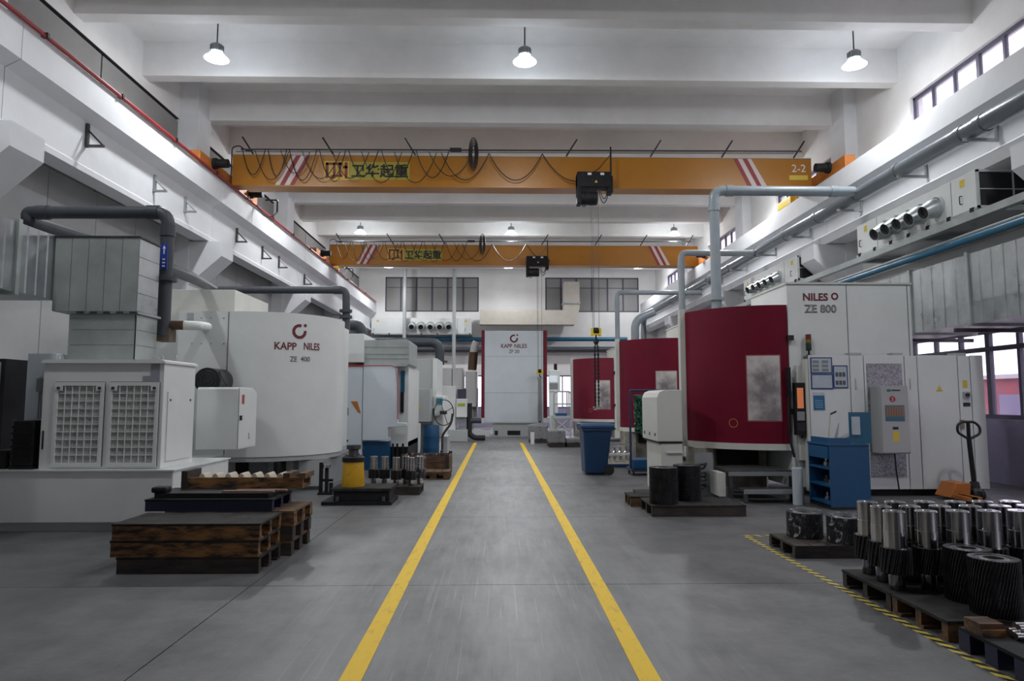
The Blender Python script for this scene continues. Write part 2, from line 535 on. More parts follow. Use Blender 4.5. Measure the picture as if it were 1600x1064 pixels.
def window_side(a, b_, z0, z1, step, trans, fw, parent_label):
    WN[0] += 1
    x = XR + .08
    f = MB().box(x, x + .08, a, b_, z0, z0 + fw).box(x, x + .08, a, b_, z1 - fw, z1)
    f.box(x, x + .08, a, a + fw, z0, z1).box(x, x + .08, b_ - fw, b_, z0, z1)
    o = struct(f.build('window_%d' % WN[0], wframe)); o['label'] = parent_label
    n = max(1, round((b_ - a) / step)); w = (b_ - a) / n
    zs = [z0] + trans + [z1]
    for k in range(1, n):
        t = fw * (1.3 if k % 3 == 0 else .8)
        B(x - .01, x + .07, a + k * w - t / 2, a + k * w + t / 2, z0 + fw, z1 - fw).build('mullion', wframe, o)
    for t in trans:
        B(x - .012, x + .072, a + fw, b_ - fw, t - fw / 2, t + fw / 2).build('transom', wframe, o)
    for k in range(n):
        for j in range(len(zs) - 1):
            B(x + .03, x + .036, a + k * w + .01, a + k * w + w - .01, zs[j] + .01, zs[j + 1] - .01).build('pane', glass, o)
    return o


for (a, b_) in LOWW:
    if b_ > 7: window_side(a, b_, 1.15, 3.35, 0.78, [2.45, 2.78], .085, 'wide dark-framed window low on the right wall')
for (a, b_) in UPW:
    if b_ > 9: window_side(a, b_, 7.1, 8.15, 0.68, [], .06, 'clerestory window strip above the right runway beam')
# brick building and yard outside the right windows
yard = struct(B(XR + .3, 60, Y0 - 20, Y1 + 20, -0.35, -0.2).build('ground', mat('yard', (0.4, 0.38, 0.38), 0.9)))
bb = mat('brick_red', (0.50, 0.10, 0.11), 0.9, col2=(0.30, 0.10, 0.16), scale=1.5)
bld = thing('brick_building', 'red brick building seen through the right windows', 'building', (22, 20, -0.2))
B(18, 26, -15, 60, -0.2, 2.25).build('wall', bb, bld)
B(17.8, 26.2, -15.2, 60.2, 2.25, 2.4).build('roof', mat('roof_white', (0.6, 0.58, 0.6), 0.8), bld)
for i in range(16):
    B(17.96, 18.0, -13 + i * 4.4, -11 + i * 4.4, 0.6, 1.7).build('window', mat('far_pane', (0.25, 0.22, 0.35), 0.3), bld)

# back wall
wb = MB()
WBX = [(at(602, 460, Y=Y1).x, at(748, 460, Y=Y1).x), (at(852, 460, Y=Y1).x, at(998, 460, Y=Y1).x)]
zt0, zt1 = at(680, 487, Y=Y1).z, at(680, 433, Y=Y1).z
ztm = zt0 + (zt1 - zt0) * .7
wb.box(XL, XR, Y1, Y1 + .3, zt1, ZC).box(XL, XR, Y1, Y1 + .3, 2.9, zt0)
wb.box(XL, WBX[0][0], Y1, Y1 + .3, zt0, zt1).box(WBX[0][1], WBX[1][0], Y1, Y1 + .3, zt0, zt1).box(WBX[1][1], XR, Y1, Y1 + .3, zt0, zt1)
wb.box(XL, -3.9, Y1, Y1 + .3, 1.05, 2.9).box(6.2, XR, Y1, Y1 + .3, 1.05, 2.9)
wall_back = struct(wb.build('wall_back', plaster)); wall_back['label'] = 'far end wall of the hall with two high windows'
B(XL, XR, Y1 - .02, Y1 + .3, 0, 1.05).build('dado', mat('dado_back', (0.33, 0.29, 0.42), 0.7, var=.1), wall_back)
for (a, b_) in WBX:
    WN[0] += 1
    f = MB(); fw = .07; yy = Y1 + .02
    f.box(a, b_, yy, yy + .08, zt0, zt0 + fw).box(a, b_, yy, yy + .08, zt1 - fw, zt1).box(a, a + fw, yy, yy + .08, zt0, zt1).box(b_ - fw, b_, yy, yy + .08, zt0, zt1)
    o = struct(f.build('window_%d' % WN[0], wframe)); o['label'] = 'dusty grey six-pane window high on the end wall'
    w = (b_ - a) / 6
    for k in range(1, 6): B(a + k * w - .04, a + k * w + .04, yy - .01, yy + .06, zt0 + fw, zt1 - fw).build('mullion', wframe, o)
    B(a + fw, b_ - fw, yy + .0, yy + .05, ztm - .015, ztm + .015).build('transom', wframe, o)
    for k in range(6):
        B(a + k * w + .01, a + k * w + w - .01, yy + .03, yy + .036, zt0 + .01, ztm - .01).build('pane', glass_dusty, o)
        B(a + k * w + .01, a + k * w + w - .01, yy + .03, yy + .036, ztm + .01, zt1 - .01).build('pane', glass_dusty, o)
WN[0] += 1
yy = Y1 + .02; a, b_ = -3.9, 6.2
f = MB().box(a, b_, yy, yy + .08, 1.05, 1.12).box(a, b_, yy, yy + .08, 2.83, 2.9).box(a, a + .07, yy, yy + .08, 1.05, 2.9).box(b_ - .07, b_, yy, yy + .08, 1.05, 2.9)
o = struct(f.build('window_%d' % WN[0], wframe)); o['label'] = 'bright low window band behind the far machines'
for k in range(8):
    w = (b_ - a) / 8
    if k: B(a + k * w - .03, a + k * w + .03, yy - .01, yy + .06, 1.12, 2.83).build('mullion', wframe, o)
    B(a + k * w + .01, a + k * w + w - .01, yy + .03, yy + .036, 1.06, 2.89).build('pane', glass, o)

wf = struct(B(XL, XR, Y0 - .3, Y0, 0, ZC).build('wall_front', plaster)); wf['label'] = 'plain unseen wall added to close the hall behind the camera'  # out of view; added so daylight from behind doesn't wash out the shadows

# painted aisle lines and hazard tape
lm = mat('line_paint', (0.78, 0.50, 0.002), 0.6, col2=(0.48, 0.33, 0.03), scale=5, lo=0.28, hi=0.46, stretch=(3, 1, 1))
tag(B(-0.85, -0.73, 0.5, 24.2, 0.0, 0.003).build('aisle_line', lm), 'yellow painted aisle line left of the walkway', 'floor line', 'yellow aisle lines')
tag(B(0.76, 0.88, 0.5, 24.2, 0.0, 0.003).build('aisle_line', lm), 'yellow painted aisle line right of the walkway', 'floor line', 'yellow aisle lines')


def hazard_material():
    m = bpy.data.materials.new('hazard_tape'); m.use_nodes = True
    nt = m.node_tree; b = nt.nodes['Principled BSDF']; L = nt.links
    geo = nt.nodes.new('ShaderNodeNewGeometry'); sx = nt.nodes.new('ShaderNodeSeparateXYZ'); L.new(geo.outputs['Position'], sx.inputs[0])
    ad = nt.nodes.new('ShaderNodeMath'); ad.operation = 'ADD'; L.new(sx.outputs['X'], ad.inputs[0]); L.new(sx.outputs['Y'], ad.inputs[1])
    mu = nt.nodes.new('ShaderNodeMath'); mu.operation = 'MULTIPLY'; mu.inputs[1].default_value = 8.5; L.new(ad.outputs[0], mu.inputs[0])
    fr = nt.nodes.new('ShaderNodeMath'); fr.operation = 'FRACT'; L.new(mu.outputs[0], fr.inputs[0])
    gt = nt.nodes.new('ShaderNodeMath'); gt.operation = 'GREATER_THAN'; gt.inputs[1].default_value = 0.5; L.new(fr.outputs[0], gt.inputs[0])
    mx = nt.nodes.new('ShaderNodeMix'); mx.data_type = 'RGBA'
    mx.inputs['A'].default_value = (0.02, 0.02, 0.02, 1); mx.inputs['B'].default_value = (0.62, 0.48, 0.07, 1)
    L.new(gt.outputs[0], mx.inputs['Factor']); L.new(mx.outputs['Result'], b.inputs['Base Color'])
    b.inputs['Roughness'].default_value = 0.5
    return m


hz = hazard_material()
tag(MB().box(2.72, 2.78, 0.6, 7.7, 0, .002).box(2.78, 3.35, 7.64, 7.7, 0, .002).build('hazard_tape', hz),
    'black and yellow striped floor tape around the right pallet area', 'floor tape')

# ================================================================ overhead: lamps
def make_lamp():
    t = thing('high_bay_lamp', '', 'lamp', (0, 0, 0), 'high bay lamps')
    MB().cyl((0, 0, .30), (0, 0, 1.05), .014, 8).build('stem', black, t)
    MB().cyl((0, 0, 1.03), (0, 0, 1.06), .06, 12).build('ceiling_plate', lgrey, t)
    h = MB().lathe((0, 0, 0), [(.02, .30), (.07, .29), (.10, .27), (.115, .25), (.115, .12), (.09, .10), (.0, .10)], 24)
    hs = h.build('heat_sink', mgrey, t, smooth=40)
    fins = MB()
    for i in range(18):
        fins.box(.10, .135, -.004, .004, .12, .25, Matrix.Rotation(2 * PI * i / 18, 4, 'Z'))
    fins.build('fins', mgrey, hs)
    MB().lathe((0, 0, 0), [(.095, .125), (.12, .09), (.19, .02), (.235, -.02), (.24, -.028), (.232, -.022), (.185, .015), (.11, .085)], 32).build('reflector', acrylic, t, smooth=50)
    MB().lathe((0, 0, 0), [(0, .055), (.06, .05), (.09, .07), (.09, .10)], 24).build('led_lens', led, t, smooth=50)
    L = bpy.data.lights.new('lamp_light', 'SPOT'); L.energy = LAMP_W; L.color = (0.95, 0.975, 1.0); L.shadow_soft_size = .20
    L.spot_size = math.radians(164); L.spot_blend = .45
    lo = bpy.data.objects.new('bulb', L); COL.objects.link(lo); lo.parent = t; lo.location = (0, 0, -.045); L.use_shadow = True
    L2 = bpy.data.lights.new('lamp_glow', 'POINT'); L2.energy = LAMP_UP; L2.color = (0.97, 0.98, 1.0); L2.shadow_soft_size = .085
    lo = bpy.data.objects.new('glow', L2); COL.objects.link(lo); lo.parent = t; lo.location = (0, 0, -.05)
    return t


lamp = make_lamp()
lamp_rows = [(6.2, 'front'), (13.5, 'near'), (20.8, 'mid'), (28.1, 'far'), (35.4, 'end')]
lname = {-5.75: 'left', .54: 'centre', 7.4: 'right'}
first = True
for ly, row in lamp_rows:
    for lx, sd in lname.items():
        if row == 'near': lab = 'glowing high bay lamp hanging in front of the first crane, ' + sd + ' of three'
        elif row == 'far': lab = 'small far high bay lamp between the two cranes, ' + sd + ' of three'
        elif row == 'mid': lab = 'high bay lamp hanging just behind the nearer crane girder, ' + sd + ' of three'
        elif row == 'front': lab = 'high bay lamp on the ceiling above the front pallets, %s of three' % sd
        else: lab = 'high bay lamp near the end wall behind the farther crane, %s of three' % sd
        p = (lx, ly, 8.46)
        if first:
            lamp.location = p; lamp['label'] = lab; first = False
        else: dup(lamp, p, lab)

# ================================================================ cranes
def crane(Yf, which, number):
    x0, x1, z0, z1 = -6.98, 8.36, 7.10, 7.92
    t = thing('bridge_crane', 'orange-yellow bridge crane girder, %s of the two' % which, 'crane', (0.7, Yf, z0 - .05), 'bridge cranes')
    B(x0, x1, Yf, Yf + .42, z0, z1).build('girder', crane_y, t, bevel=.008)
    B(x0 + .3, x1 - .02, Yf - .05, Yf + .47, z0 - .035, z0).build('bottom_flange', crane_y, t)
    B(x0, x1, Yf - .02, Yf + .44, z1, z1 + .02).build('top_flange', cream, t)
    yd = Yf - .004

    def para(xa, xb, xc, xd, m, name='stripe'):
        # xa..xb on top, xc..xd at the bottom
        MB().prism([(xa, z1 - .01), (xb, z1 - .01), (xd, z0 + .01), (xc, z0 + .01)], 'y', yd, Yf).build(name, m, t)
    X = lambda px: at(px, 268, Y=17.6).x
    tops = [456, 462, 469.5, 478, 485]; bots = [430, 437.5, 445, 453, 460]
    for i, m in enumerate((whitep, redp, whitep, redp)):
        para(X(tops[i]), X(tops[i + 1]), X(bots[i]), X(bots[i + 1]), m)
    tops = [1146.5, 1153, 1160.5, 1168, 1174]; bots = [1169, 1176, 1184, 1191, 1199.5]
    for i, m in enumerate((redp, whitep, redp, whitep)):
        para(X(tops[i]), X(tops[i + 1]), X(bots[i]), X(bots[i + 1]), m)
    # name plate and emblem
    pl = B(X(547), X(640), yd, Yf, 7.27, 7.75).build('name_plate', mat('plate_olive', (0.46, 0.40, 0.05), 0.5), t)
    lettering('卫华起重', .5, front((X(547) + X(640)) / 2, yd, 7.51), black, pl, width=X(638) - X(549), bold=.012)
    e = B(X(506), X(546), yd, Yf, 7.26, 7.77).build('emblem_plate', label_y, t)
    em = MB(); a, b = X(509), X(543); w = b - a; ze0, ze1 = 7.30, 7.73
    yy0, yy1 = yd - .006, yd
    em.box(a, a + .07, yy0, yy1, ze0, ze1).box(a, a + w * .78, yy0, yy1, ze1 - .07, ze1).box(b - .07, b, yy0, yy1, ze0, ze1)
    em.box(a + w * .34, a + w * .34 + .06, yy0, yy1, ze0 + .08, ze1).box(a + w * .60, a + w * .60 + .06, yy0, yy1, ze0 + .08, ze1)
    em.box(a + w * .22, a + w * .40, yy0, yy1, ze0, ze0 + .08).box(a + w * .34, a + w * .78, yy0, yy1, ze0 + .04, ze0 + .10)
    em.box(a + w * .78, b, yy0, yy1, ze1 - .16, ze1 - .09)
    em.build('emblem', redp, e)
    if number:
        lettering('2-2', .36, front(X(1248), yd, 7.66), pure_w, t, width=.37, name='number')
        p2 = B(X(1233), X(1262), yd, Yf, 7.34, 7.47).build('capacity_plate', label_y, t)
    # end carriages on the runway
    for xs, sg in ((-7.18, 1), (8.48, -1)):
        ye = Yf + (2.1 if sg > 0 else .85)
        c = B(xs - .13, xs + .13, Yf - 1.75, ye, 7.10, 7.40).build('end_carriage', rust_orange, t, bevel=.01)
        for yy in (Yf - 1.5, ye - .25):
            MB().cyl((xs - .05, yy, 7.13), (xs + .05, yy, 7.13), .13, 16).build('wheel', steel_d, c, smooth=40)
        for yy, m in ((Yf - 1.0, iron), (ye - .6, iron if number else yellow)):
            MB().cyl((xs + sg * .10, yy, 7.33), (xs + sg * .50, yy, 7.33), .11, 14).cyl((xs + sg * .14, yy, 7.33), (xs + sg * .22, yy, 7.33), .14, 14).build('drive_motor', m, c, smooth=40)
        if sg > 0:
            MB().tube(bend([(xs + .4, Yf + 2.0, 7.3), (xs + .75, Yf + 2.0, 7.3), (xs + .75, Yf + 2.0, 6.95)], .05), .025, 8).build('collector_arm', black, c)
            MB().tube(sag((xs + .75, Yf + 2.0, 6.95), (xs + .3, Yf + 1.6, 7.05), .25), .012, 6).build('collector_cable', black, c)
    # festoon rails, brackets and cable loops
    yr = Yf - .10
    MB().cyl((x0 - .05, yr + .45, 8.14), (x1 - .3, yr + .45, 8.20), .018, 8).build('festoon_rail', mgrey, t)
    MB().cyl((x0 + .25, yr, 8.03), (x1 - .3, yr, 8.09), .022, 8).build('festoon_rail', steel_d, t)
    for px, d in ((388, -1), (513, -1), (641, -1), (893, 1), (1024, 1), (1135, 1), (1247, 1)):
        xx = X(px)
        MB().cyl((xx - d * .14, yr + .02, 7.92), (xx + d * .14, yr - .02, 8.36), .022, 8).build('rail_bracket', black, t)
    rr = random.Random(int(Yf * 10))
    xs = X(372)
    MB().tube(bend([(x0 + .02, yr, 7.28), (x0 + .02, yr, 8.08), (x0 + .2, yr, 8.14), (x0 + .4, yr, 7.98), (x0 + .7, yr, 8.05)], .08), .017, 6).build('feed_cable', black, t)
    if True:
        nodes = [380, 420, 453, 500, 545, 596, 650, 706]
        for i in range(len(nodes) - 1):
            a, b2 = X(nodes[i]), X(nodes[i + 1])
            MB().tube(sag((a, yr - .02, 8.05), (b2 - .06, yr - .02, 8.05), .70 + rr.random() * .16, 12), .013, 6).build('festoon_cable', black, t)
            a2, b3 = a + .35, b2 + .55
            MB().tube(sag((a2, yr - .06, 7.98), (b3, yr - .06, 7.95), .55 + rr.random() * .28, 12), .011, 6).build('festoon_cable', black, t)
        for a, b2, dd in ((690, 764, .72), (764, 847, .72), (847, 906, .66)):
            p1 = (X(a), yr - .03, 7.96); p2 = (X(b2), yr - .03, 7.96 if b2 < 900 else 7.25)
            MB().tube(sag(p1, p2, dd if b2 < 900 else .25, 12), .013, 6).build('festoon_cable', black, t)
    # trolley box with a bundle of coiled cable
    xa = X(714)
    B(xa - .18, xa + .12, yr - .05, yr + .05, 8.02, 8.10).build('cable_trolley', black, t)
    xb = X(740)
    co = MB()
    for k in range(4):
        r = .045 + .03 * k
        co.tube([(xb + r * math.cos(q) * .9, yr - .05 - .01 * k, 7.92 + (.22 + .05 * k) * math.sin(q) * 1.2) for q in [2 * PI * j / 16 for j in range(17)]], .014, 6, cap=False)
    co.build('cable_coil', black, t)
    return t


def hoist(Yf, px, Yh, which, zhook, sx):
    """rope hoist riding on the girder's bottom flange; px is the pixel of its left edge"""
    x0 = px
    t = thing('rope_hoist', 'black electric rope hoist hanging under the %s crane girder' % which, 'hoist', (x0 + .45, Yf - .2, 6.55), 'rope hoists')
    y0, y1 = Yf - .42, Yf - .06
    B(x0, x0 + .88, y0, y1, 6.98, 7.40).build('gear_case', iron, t, bevel=.03)
    B(x0, x0 + .12, y0 + .02, y1, 6.56, 7.3).build('side_plate', iron, t, bevel=.02)
    B(x0 + .80, x0 + .93, y0 + .02, y1, 6.85, 7.30).build('side_plate', iron, t, bevel=.02)
    dr = MB().cyl((x0 + .12, Yf - .24, 6.74), (x0 + .54, Yf - .24, 6.74), .17, 24).build('rope_drum', steel_d, t, smooth=40)
    rp = MB()
    for i in range(11):
        rp.tube([(x0 + .14 + i * .036, Yf - .24 + .178 * math.cos(a), 6.74 + .178 * math.sin(a)) for a in [2 * PI * j / 18 for j in range(19)]], .012, 5, cap=False)
    rp.build('wound_rope', iron, dr)
    for xx in (.27, .60): B(x0 + xx, x0 + xx + .10, y0 - .004, y0, 7.30, 7.36).build('label_plate', pure_w, t)
    MB().prism([(x0 + .45, 7.10), (x0 + .53, 7.10), (x0 + .49, 7.17)], 'y', y0 - .005, y0).build('warning_triangle', label_y, t)
    B(x0 + .86, x0 + .90, y0 + .02, y0 + .06, 7.2, 8.06).build('cable_arm', black, t)
    MB().tube(sag((x0 + .55, y0 + .1, 7.0), (x0 + .85, y0 + .1, 7.02), .42, 12), .012, 6).tube(sag((x0 + .60, y0 + .12, 7.0), (x0 + .82, y0 + .12, 7.02), .30, 12), .012, 6).build('loop_cable', black, t)
    MB().tube(sag((x0 + .10, y0 + .1, 6.6), (x0 + .26, y0 + .1, 6.62), .12, 8), .012, 6).build('loop_cable', black, t)
    MB().tube([(x0 + .4, y0 + .1, 7.38), (x0 + .6, y0 + .08, 7.52), (x0 + .86, y0 + .05, 7.84)], .012, 6).build('loop_cable', black, t)
    # trolley wheels on the flange
    for xx in (.15, .7):
        MB().cyl((x0 + xx, Yf - .045, 7.163), (x0 + xx, Yf - .012, 7.163), .06, 14).build('trolley_wheel', steel_d, t, smooth=40)
    xh = x0 + sx
    yh = Yf - .24
    for dx in (-.10, -.055, .10):
        MB().cyl((xh + dx * 1.0, yh, 6.60), (xh + dx * .8, yh, zhook + .12), .006, 6).build('wire_rope', steel_d, t)
    hb = MB().box(xh - .13, xh - .07, yh - .06, yh + .06, zhook - .08, zhook + .12).box(xh + .07, xh + .13, yh - .06, yh + .06, zhook - .08, zhook + .12)
    blk = hb.box(xh - .10, xh + .10, yh - .05, yh + .05, zhook - .06, zhook + .0).build('hook_block', yellow, t, bevel=.01)
    MB().cyl((xh - .06, yh, zhook + .05), (xh + .06, yh, zhook + .05), .085, 18).build('sheave', iron, blk, smooth=40)
    hk = [(xh, yh, zhook - .06), (xh, yh, zhook - .16)] + [(xh + .055 * math.sin(a), yh, zhook - .22 + .06 * math.cos(a)) for a in [i * PI / 6 for i in range(0, 10)]]
    MB().tube(hk, .02, 8).build('hook', iron, blk, smooth=50)
    return t, xh, yh


crane(17.6, 'nearer', True)
crane(28.0, 'farther', False)
xh1 = at(902, 300, Y=17.2).x
h1, hx1, hy1 = hoist(17.6, xh1, 17.2, 'nearer', at(930, 520, Y=17.36).z, at(930, 400, Y=17.36).x - xh1)
xh2 = at(822, 420, Y=27.7).x
h2, hx2, hy2 = hoist(28.0, xh2, 27.7, 'farther', at(843, 582, Y=27.76).z, at(843, 520, Y=27.76).x - xh2)
# slings hanging from the hooks
zs = at(930, 520, Y=17.36).z - .27
sl = thing('lifting_sling', 'black two-leg chain sling hanging in front of maroon machine', 'sling', (hx1, hy1, at(930, 642, Y=17.36).z), 'lifting slings')
zl = at(930, 636, Y=17.36).z
for dx in (-.035, .05):
    mb = MB(); n = 34
    for i in range(n):
        zc = zs + .05 - (zs - zl) * i / (n - 1); xx = hx1 + dx * min(1, .3 + i / 6)
        pts = [(xx + (.020 * math.cos(a) if i % 2 else 0), hy1 + (0 if i % 2 else .020 * math.cos(a)), zc + .040 * math.sin(a)) for a in [2 * PI * j / 8 for j in range(9)]]
        mb.tube(pts, .010, 5, cap=False)
    mb.build('chain_leg', iron, sl)
for dx in (-.06, .0, .06):
    MB().tube([(hx1 + dx + .03 * math.cos(a), hy1 + dx * .4, zl - .03 + .04 * math.sin(a)) for a in [2 * PI * j / 12 for j in range(13)]], .012, 6, cap=False).build('shackle', steel, sl)
zs2 = at(843, 582, Y=27.76).z - .28
s2 = thing('lifting_sling', 'dark strap sling hanging in front of the white end machine', 'sling', (hx2, hy2, at(843, 660, Y=27.76).z), 'lifting slings')
zb2 = at(843, 658, Y=27.76).z
for dx in (-.05, .05):
    MB().cyl((hx2 + dx * .4, hy2, zs2 + .06), (hx2 + dx, hy2, zb2), .045, 8).build('strap_leg', mgrey, s2)
MB().cyl((hx2, hy2, zb2), (hx2, hy2, zb2 - .06), .05, 8).build('strap_end', iron, s2)

# ================================================================ runway fittings
cp = thing('conductor_pipe', 'long red conductor pipe along the left runway beam', 'pipe', (-6.91, 20, 6.99))
MB().cyl((-6.91, 2, 7.03), (-6.91, 38.5, 7.03), .035, 8).build('pipe', red_pipe, cp, smooth=40)
for i in range(14):
    B(-6.97, -6.86, 8.0 + i * 2.1, 8.05 + i * 2.1, 7.0, 7.08).build('clip', iron, cp)
for i, (px, py, s) in enumerate(((146, 230, .42), (252, 300, .36), (300, 332, .36), (381, 379, .40), (421, 405, .40), (447, 419, .40), (487, 445, .40))):
    p = at(px - 12, py, X=-7.17)
    n = ['nearest the camera', 'second along', 'third along', 'fourth along', 'fifth along', 'sixth along', 'farthest'][i]
    t = thing('wall_bracket', 'triangular dark steel bracket on left runway beam, %s' % n, 'bracket', (p.x, p.y, p.z), 'triangular brackets')
    m = steel_d if i not in (1, 2) else mgrey
    B(p.x - .01, p.x + .04, p.y - .03, p.y + .03, p.z, p.z + s).build('upright', m, t)
    B(p.x, p.x + s * .75, p.y - .025, p.y + .025, p.z - .0, p.z + .04).build('arm', m, t)
    MB().cyl((p.x + .02, p.y, p.z + s * .75), (p.x + s * .68, p.y, p.z + .04), .018, 6).build('strut', m, t)
tag(B(8.21, 8.40, 18.6, 19.5, 7.001, 7.24).build('crane_bumper', yellow, bevel=.02), 'yellow crane stop plate on right runway beam', 'bumper')

# ---------------------------------------------------------------- big pipe on the right runway beam and its branches
mp = thing('header_pipe', 'thick grey plastic header pipe along the right runway beam', 'pipe', (8.03, 18, 5.9))
pvc_m = mat('pvc_mid', (0.16, 0.185, 0.205), 0.3, var=0.12, scale=3)
MB().tube(bend([(8.0, 2.0, 6.05), (8.0, 36.2, 6.05), (8.0, 37.2, 5.9), (8.0, 37.2, 4.2)], .5), .15, 20).build('pipe', pvc_m, mp, smooth=40)
for yy in (7.0, 8.4, 10.75, 11.25, 13.15, 14.75, 16.6, 18.5, 20.6, 23.0, 25.5, 28.0, 31):
    MB().cyl((8.0, yy - .07, 6.05), (8.0, yy + .07, 6.05), .165, 20).build('coupling', pvc_m, mp, smooth=40)
for yy in (6.8, 9.0, 11.0, 12.9, 15.3, 17.9, 20.2, 22.6, 25.2, 27.8):
    B(7.82, 8.42, yy - .025, yy + .025, 5.84, 5.89).box(8.38, 8.42, yy - .025, yy + .025, 5.89, 6.25).build('support_arm', mgrey, mp)


def branch(name, label, pts, r, m, rb, flanges=(), coup=()):
    t = thing(name, label, 'pipe', (pts[-1][0], pts[-1][1], min(p[2] for p in pts)))
    MB().tube(bend(pts, rb), r, 16).build('pipe', m, t, smooth=40)
    for c, ax in coup:
        d = Vector({'x': (1, 0, 0), 'y': (0, 1, 0), 'z': (0, 0, 1)}[ax]) * .08
        MB().cyl(Vector(c) - d, Vector(c) + d, r * 1.14, 16).build('coupling', m, t, smooth=40)
    for c in flanges:
        MB().cyl((c[0], c[1], c[2] - .03), (c[0], c[1], c[2] + .03), r * 1.7, 16).build('flange', m, t, smooth=40)
    return t


def px3(px, py, Y): return tuple(at(px, py, Y=Y))


a = px3(1115, 298, 14.6); b = (7.86, 14.6, a[2]); c = (a[0], 14.6, 2.983)
branch('branch_pipe', 'grey pipe rising from the nearest maroon machine to the header', [b, a, c], .11, pvc_l, .22, [(a[0], 14.6, 3.68)], [((a[0] + .35, 14.6, a[2]), 'x'), ((a[0], 14.6, a[2] - .38), 'z'), ((7.4, 14.6, a[2]), 'x')])
a = px3(1064, 395, 20.6); b = (7.86, 20.6, a[2]); c = (a[0], 20.6, 0.0)
branch('branch_pipe', 'thinner grey pipe rising behind the nearest maroon machine', [b, a, c], .10, pvc_l, .2, [], [((a[0], 20.6, a[2] - .4), 'z')])
a = px3(964, 457, 26.0); b = (7.86, 26.0, a[2]); c = (a[0], 26.0, 3.413)
branch('branch_pipe', 'thin grey pipe rising behind the middle maroon machine', [b, a, c], .09, pvc_l, .2, [], [((a[0], 26.0, a[2] - .4), 'z')])
a = px3(992, 500, 33.0); c = (a[0], 33.0, 0.0)
branch('branch_pipe', 'grey swan-neck pipe turning down at the far right', [px3(1022, 487, 33), a, c], .2, pvc_l, .5)

# left pipe run
a0 = px3(44, 332, 9.1); a1 = (at(259, 430, Y=9.1).x, 9.1, px3(258, 332, 9.1)[2])
t = branch('extraction_pipe', 'dark grey plastic pipe arching over the galvanised duct box', [px3(165, 382, 11.5), px3(44, 345, 9.1), a0, a1, (a1[0], 9.1, 2.35)], .085, pvc, .18, [(a1[0], 9.1, at(258, 436, Y=9.1).z)], [((a0[0] + .2, 9.1, a0[2]), 'x'), ((a1[0] - .2, 9.1, a1[2]), 'x'), ((a1[0], 9.1, a1[2] - .25), 'z')])
zt = at(258, 403, Y=9.1).z
ba = B(a1[0] - .03, a1[0] + .06, 8.992, 9.012, zt - .17, zt + .17).build('flow_label', mat('label_blue', (0.01, 0.04, 0.30), 0.5), t)
ar = MB().box((a1[0] + .018) - .006, (a1[0] + .018) + .006, 8.986, 8.992, zt + .03, zt + .11)
ar.prism([((a1[0] + .018) - .02, zt + .10), ((a1[0] + .018) + .02, zt + .10), ((a1[0] + .018), zt + .145)], 'y', 8.986, 8.992)
for i in range(3):
    ar.box((a1[0] + .018) - .018, (a1[0] + .018) + .018, 8.986, 8.992, zt - .05 - i * .045, zt - .03 - i * .045)
ar.build('arrow_mark', pure_w, ba)
hs = MB()
z5 = at(275, 510, Y=9.3).z; x5 = a1[0]
for i in range(7):
    hs.cyl((x5 + .07 + i * .026, 9.15, z5), (x5 + .09 + i * .026, 9.15, z5), .062, 14)
hs.cyl((x5 - .02, 9.15, z5), (x5 + .26, 9.15, z5), .055, 14).build('flexible_hose', brown_hose, t)
B(x5 - .08, x5 + .10, 9.05, 9.25, z5 - .22, z5 - .05).build('junction_block', mat('brown_block', (0.14, 0.11, 0.08), .6), t)
MB().tube(bend([(x5 + .24, 9.15, z5), (x5 + .40, 9.2, z5), (x5 + .24, 9.9, z5 + .06), (-4.78, 11.19, at(322, 512, Y=11.2).z)], .12), .062, 14).build('white_elbow', white, t, smooth=50)
q = [(a1[0], 9.1, at(262, 418, Y=9.1).z), px3(300, 434, 10.6), px3(335, 453, 15.4), px3(541, 453, 15.4), px3(541, 521, 15.4)]
branch('extraction_pipe', 'dark grey pipe running to the second white machine on the left', q, .085, pvc, .15, [(q[3][0], 15.4, at(541, 486, Y=15.4).z), (q[3][0], 15.4, at(541, 492, Y=15.4).z - .05)], [((q[3][0] - .2, 15.4, q[3][2]), 'x')])
branch('extraction_pipe', 'short dark elbow pipe behind the second left machine', [(-7.965, 20, px3(530, 508, 20)[2]), px3(566, 508, 20), px3(566, 540, 20)], .15, pvc, .3)
branch('extraction_pipe', 'dark elbow pipe above the far left machines', [(-7.575, 24, px3(600, 535, 24)[2]), px3(687, 535, 24), px3(687, 570, 24)], .16, pvc, .35, [(px3(687, 565, 24))])

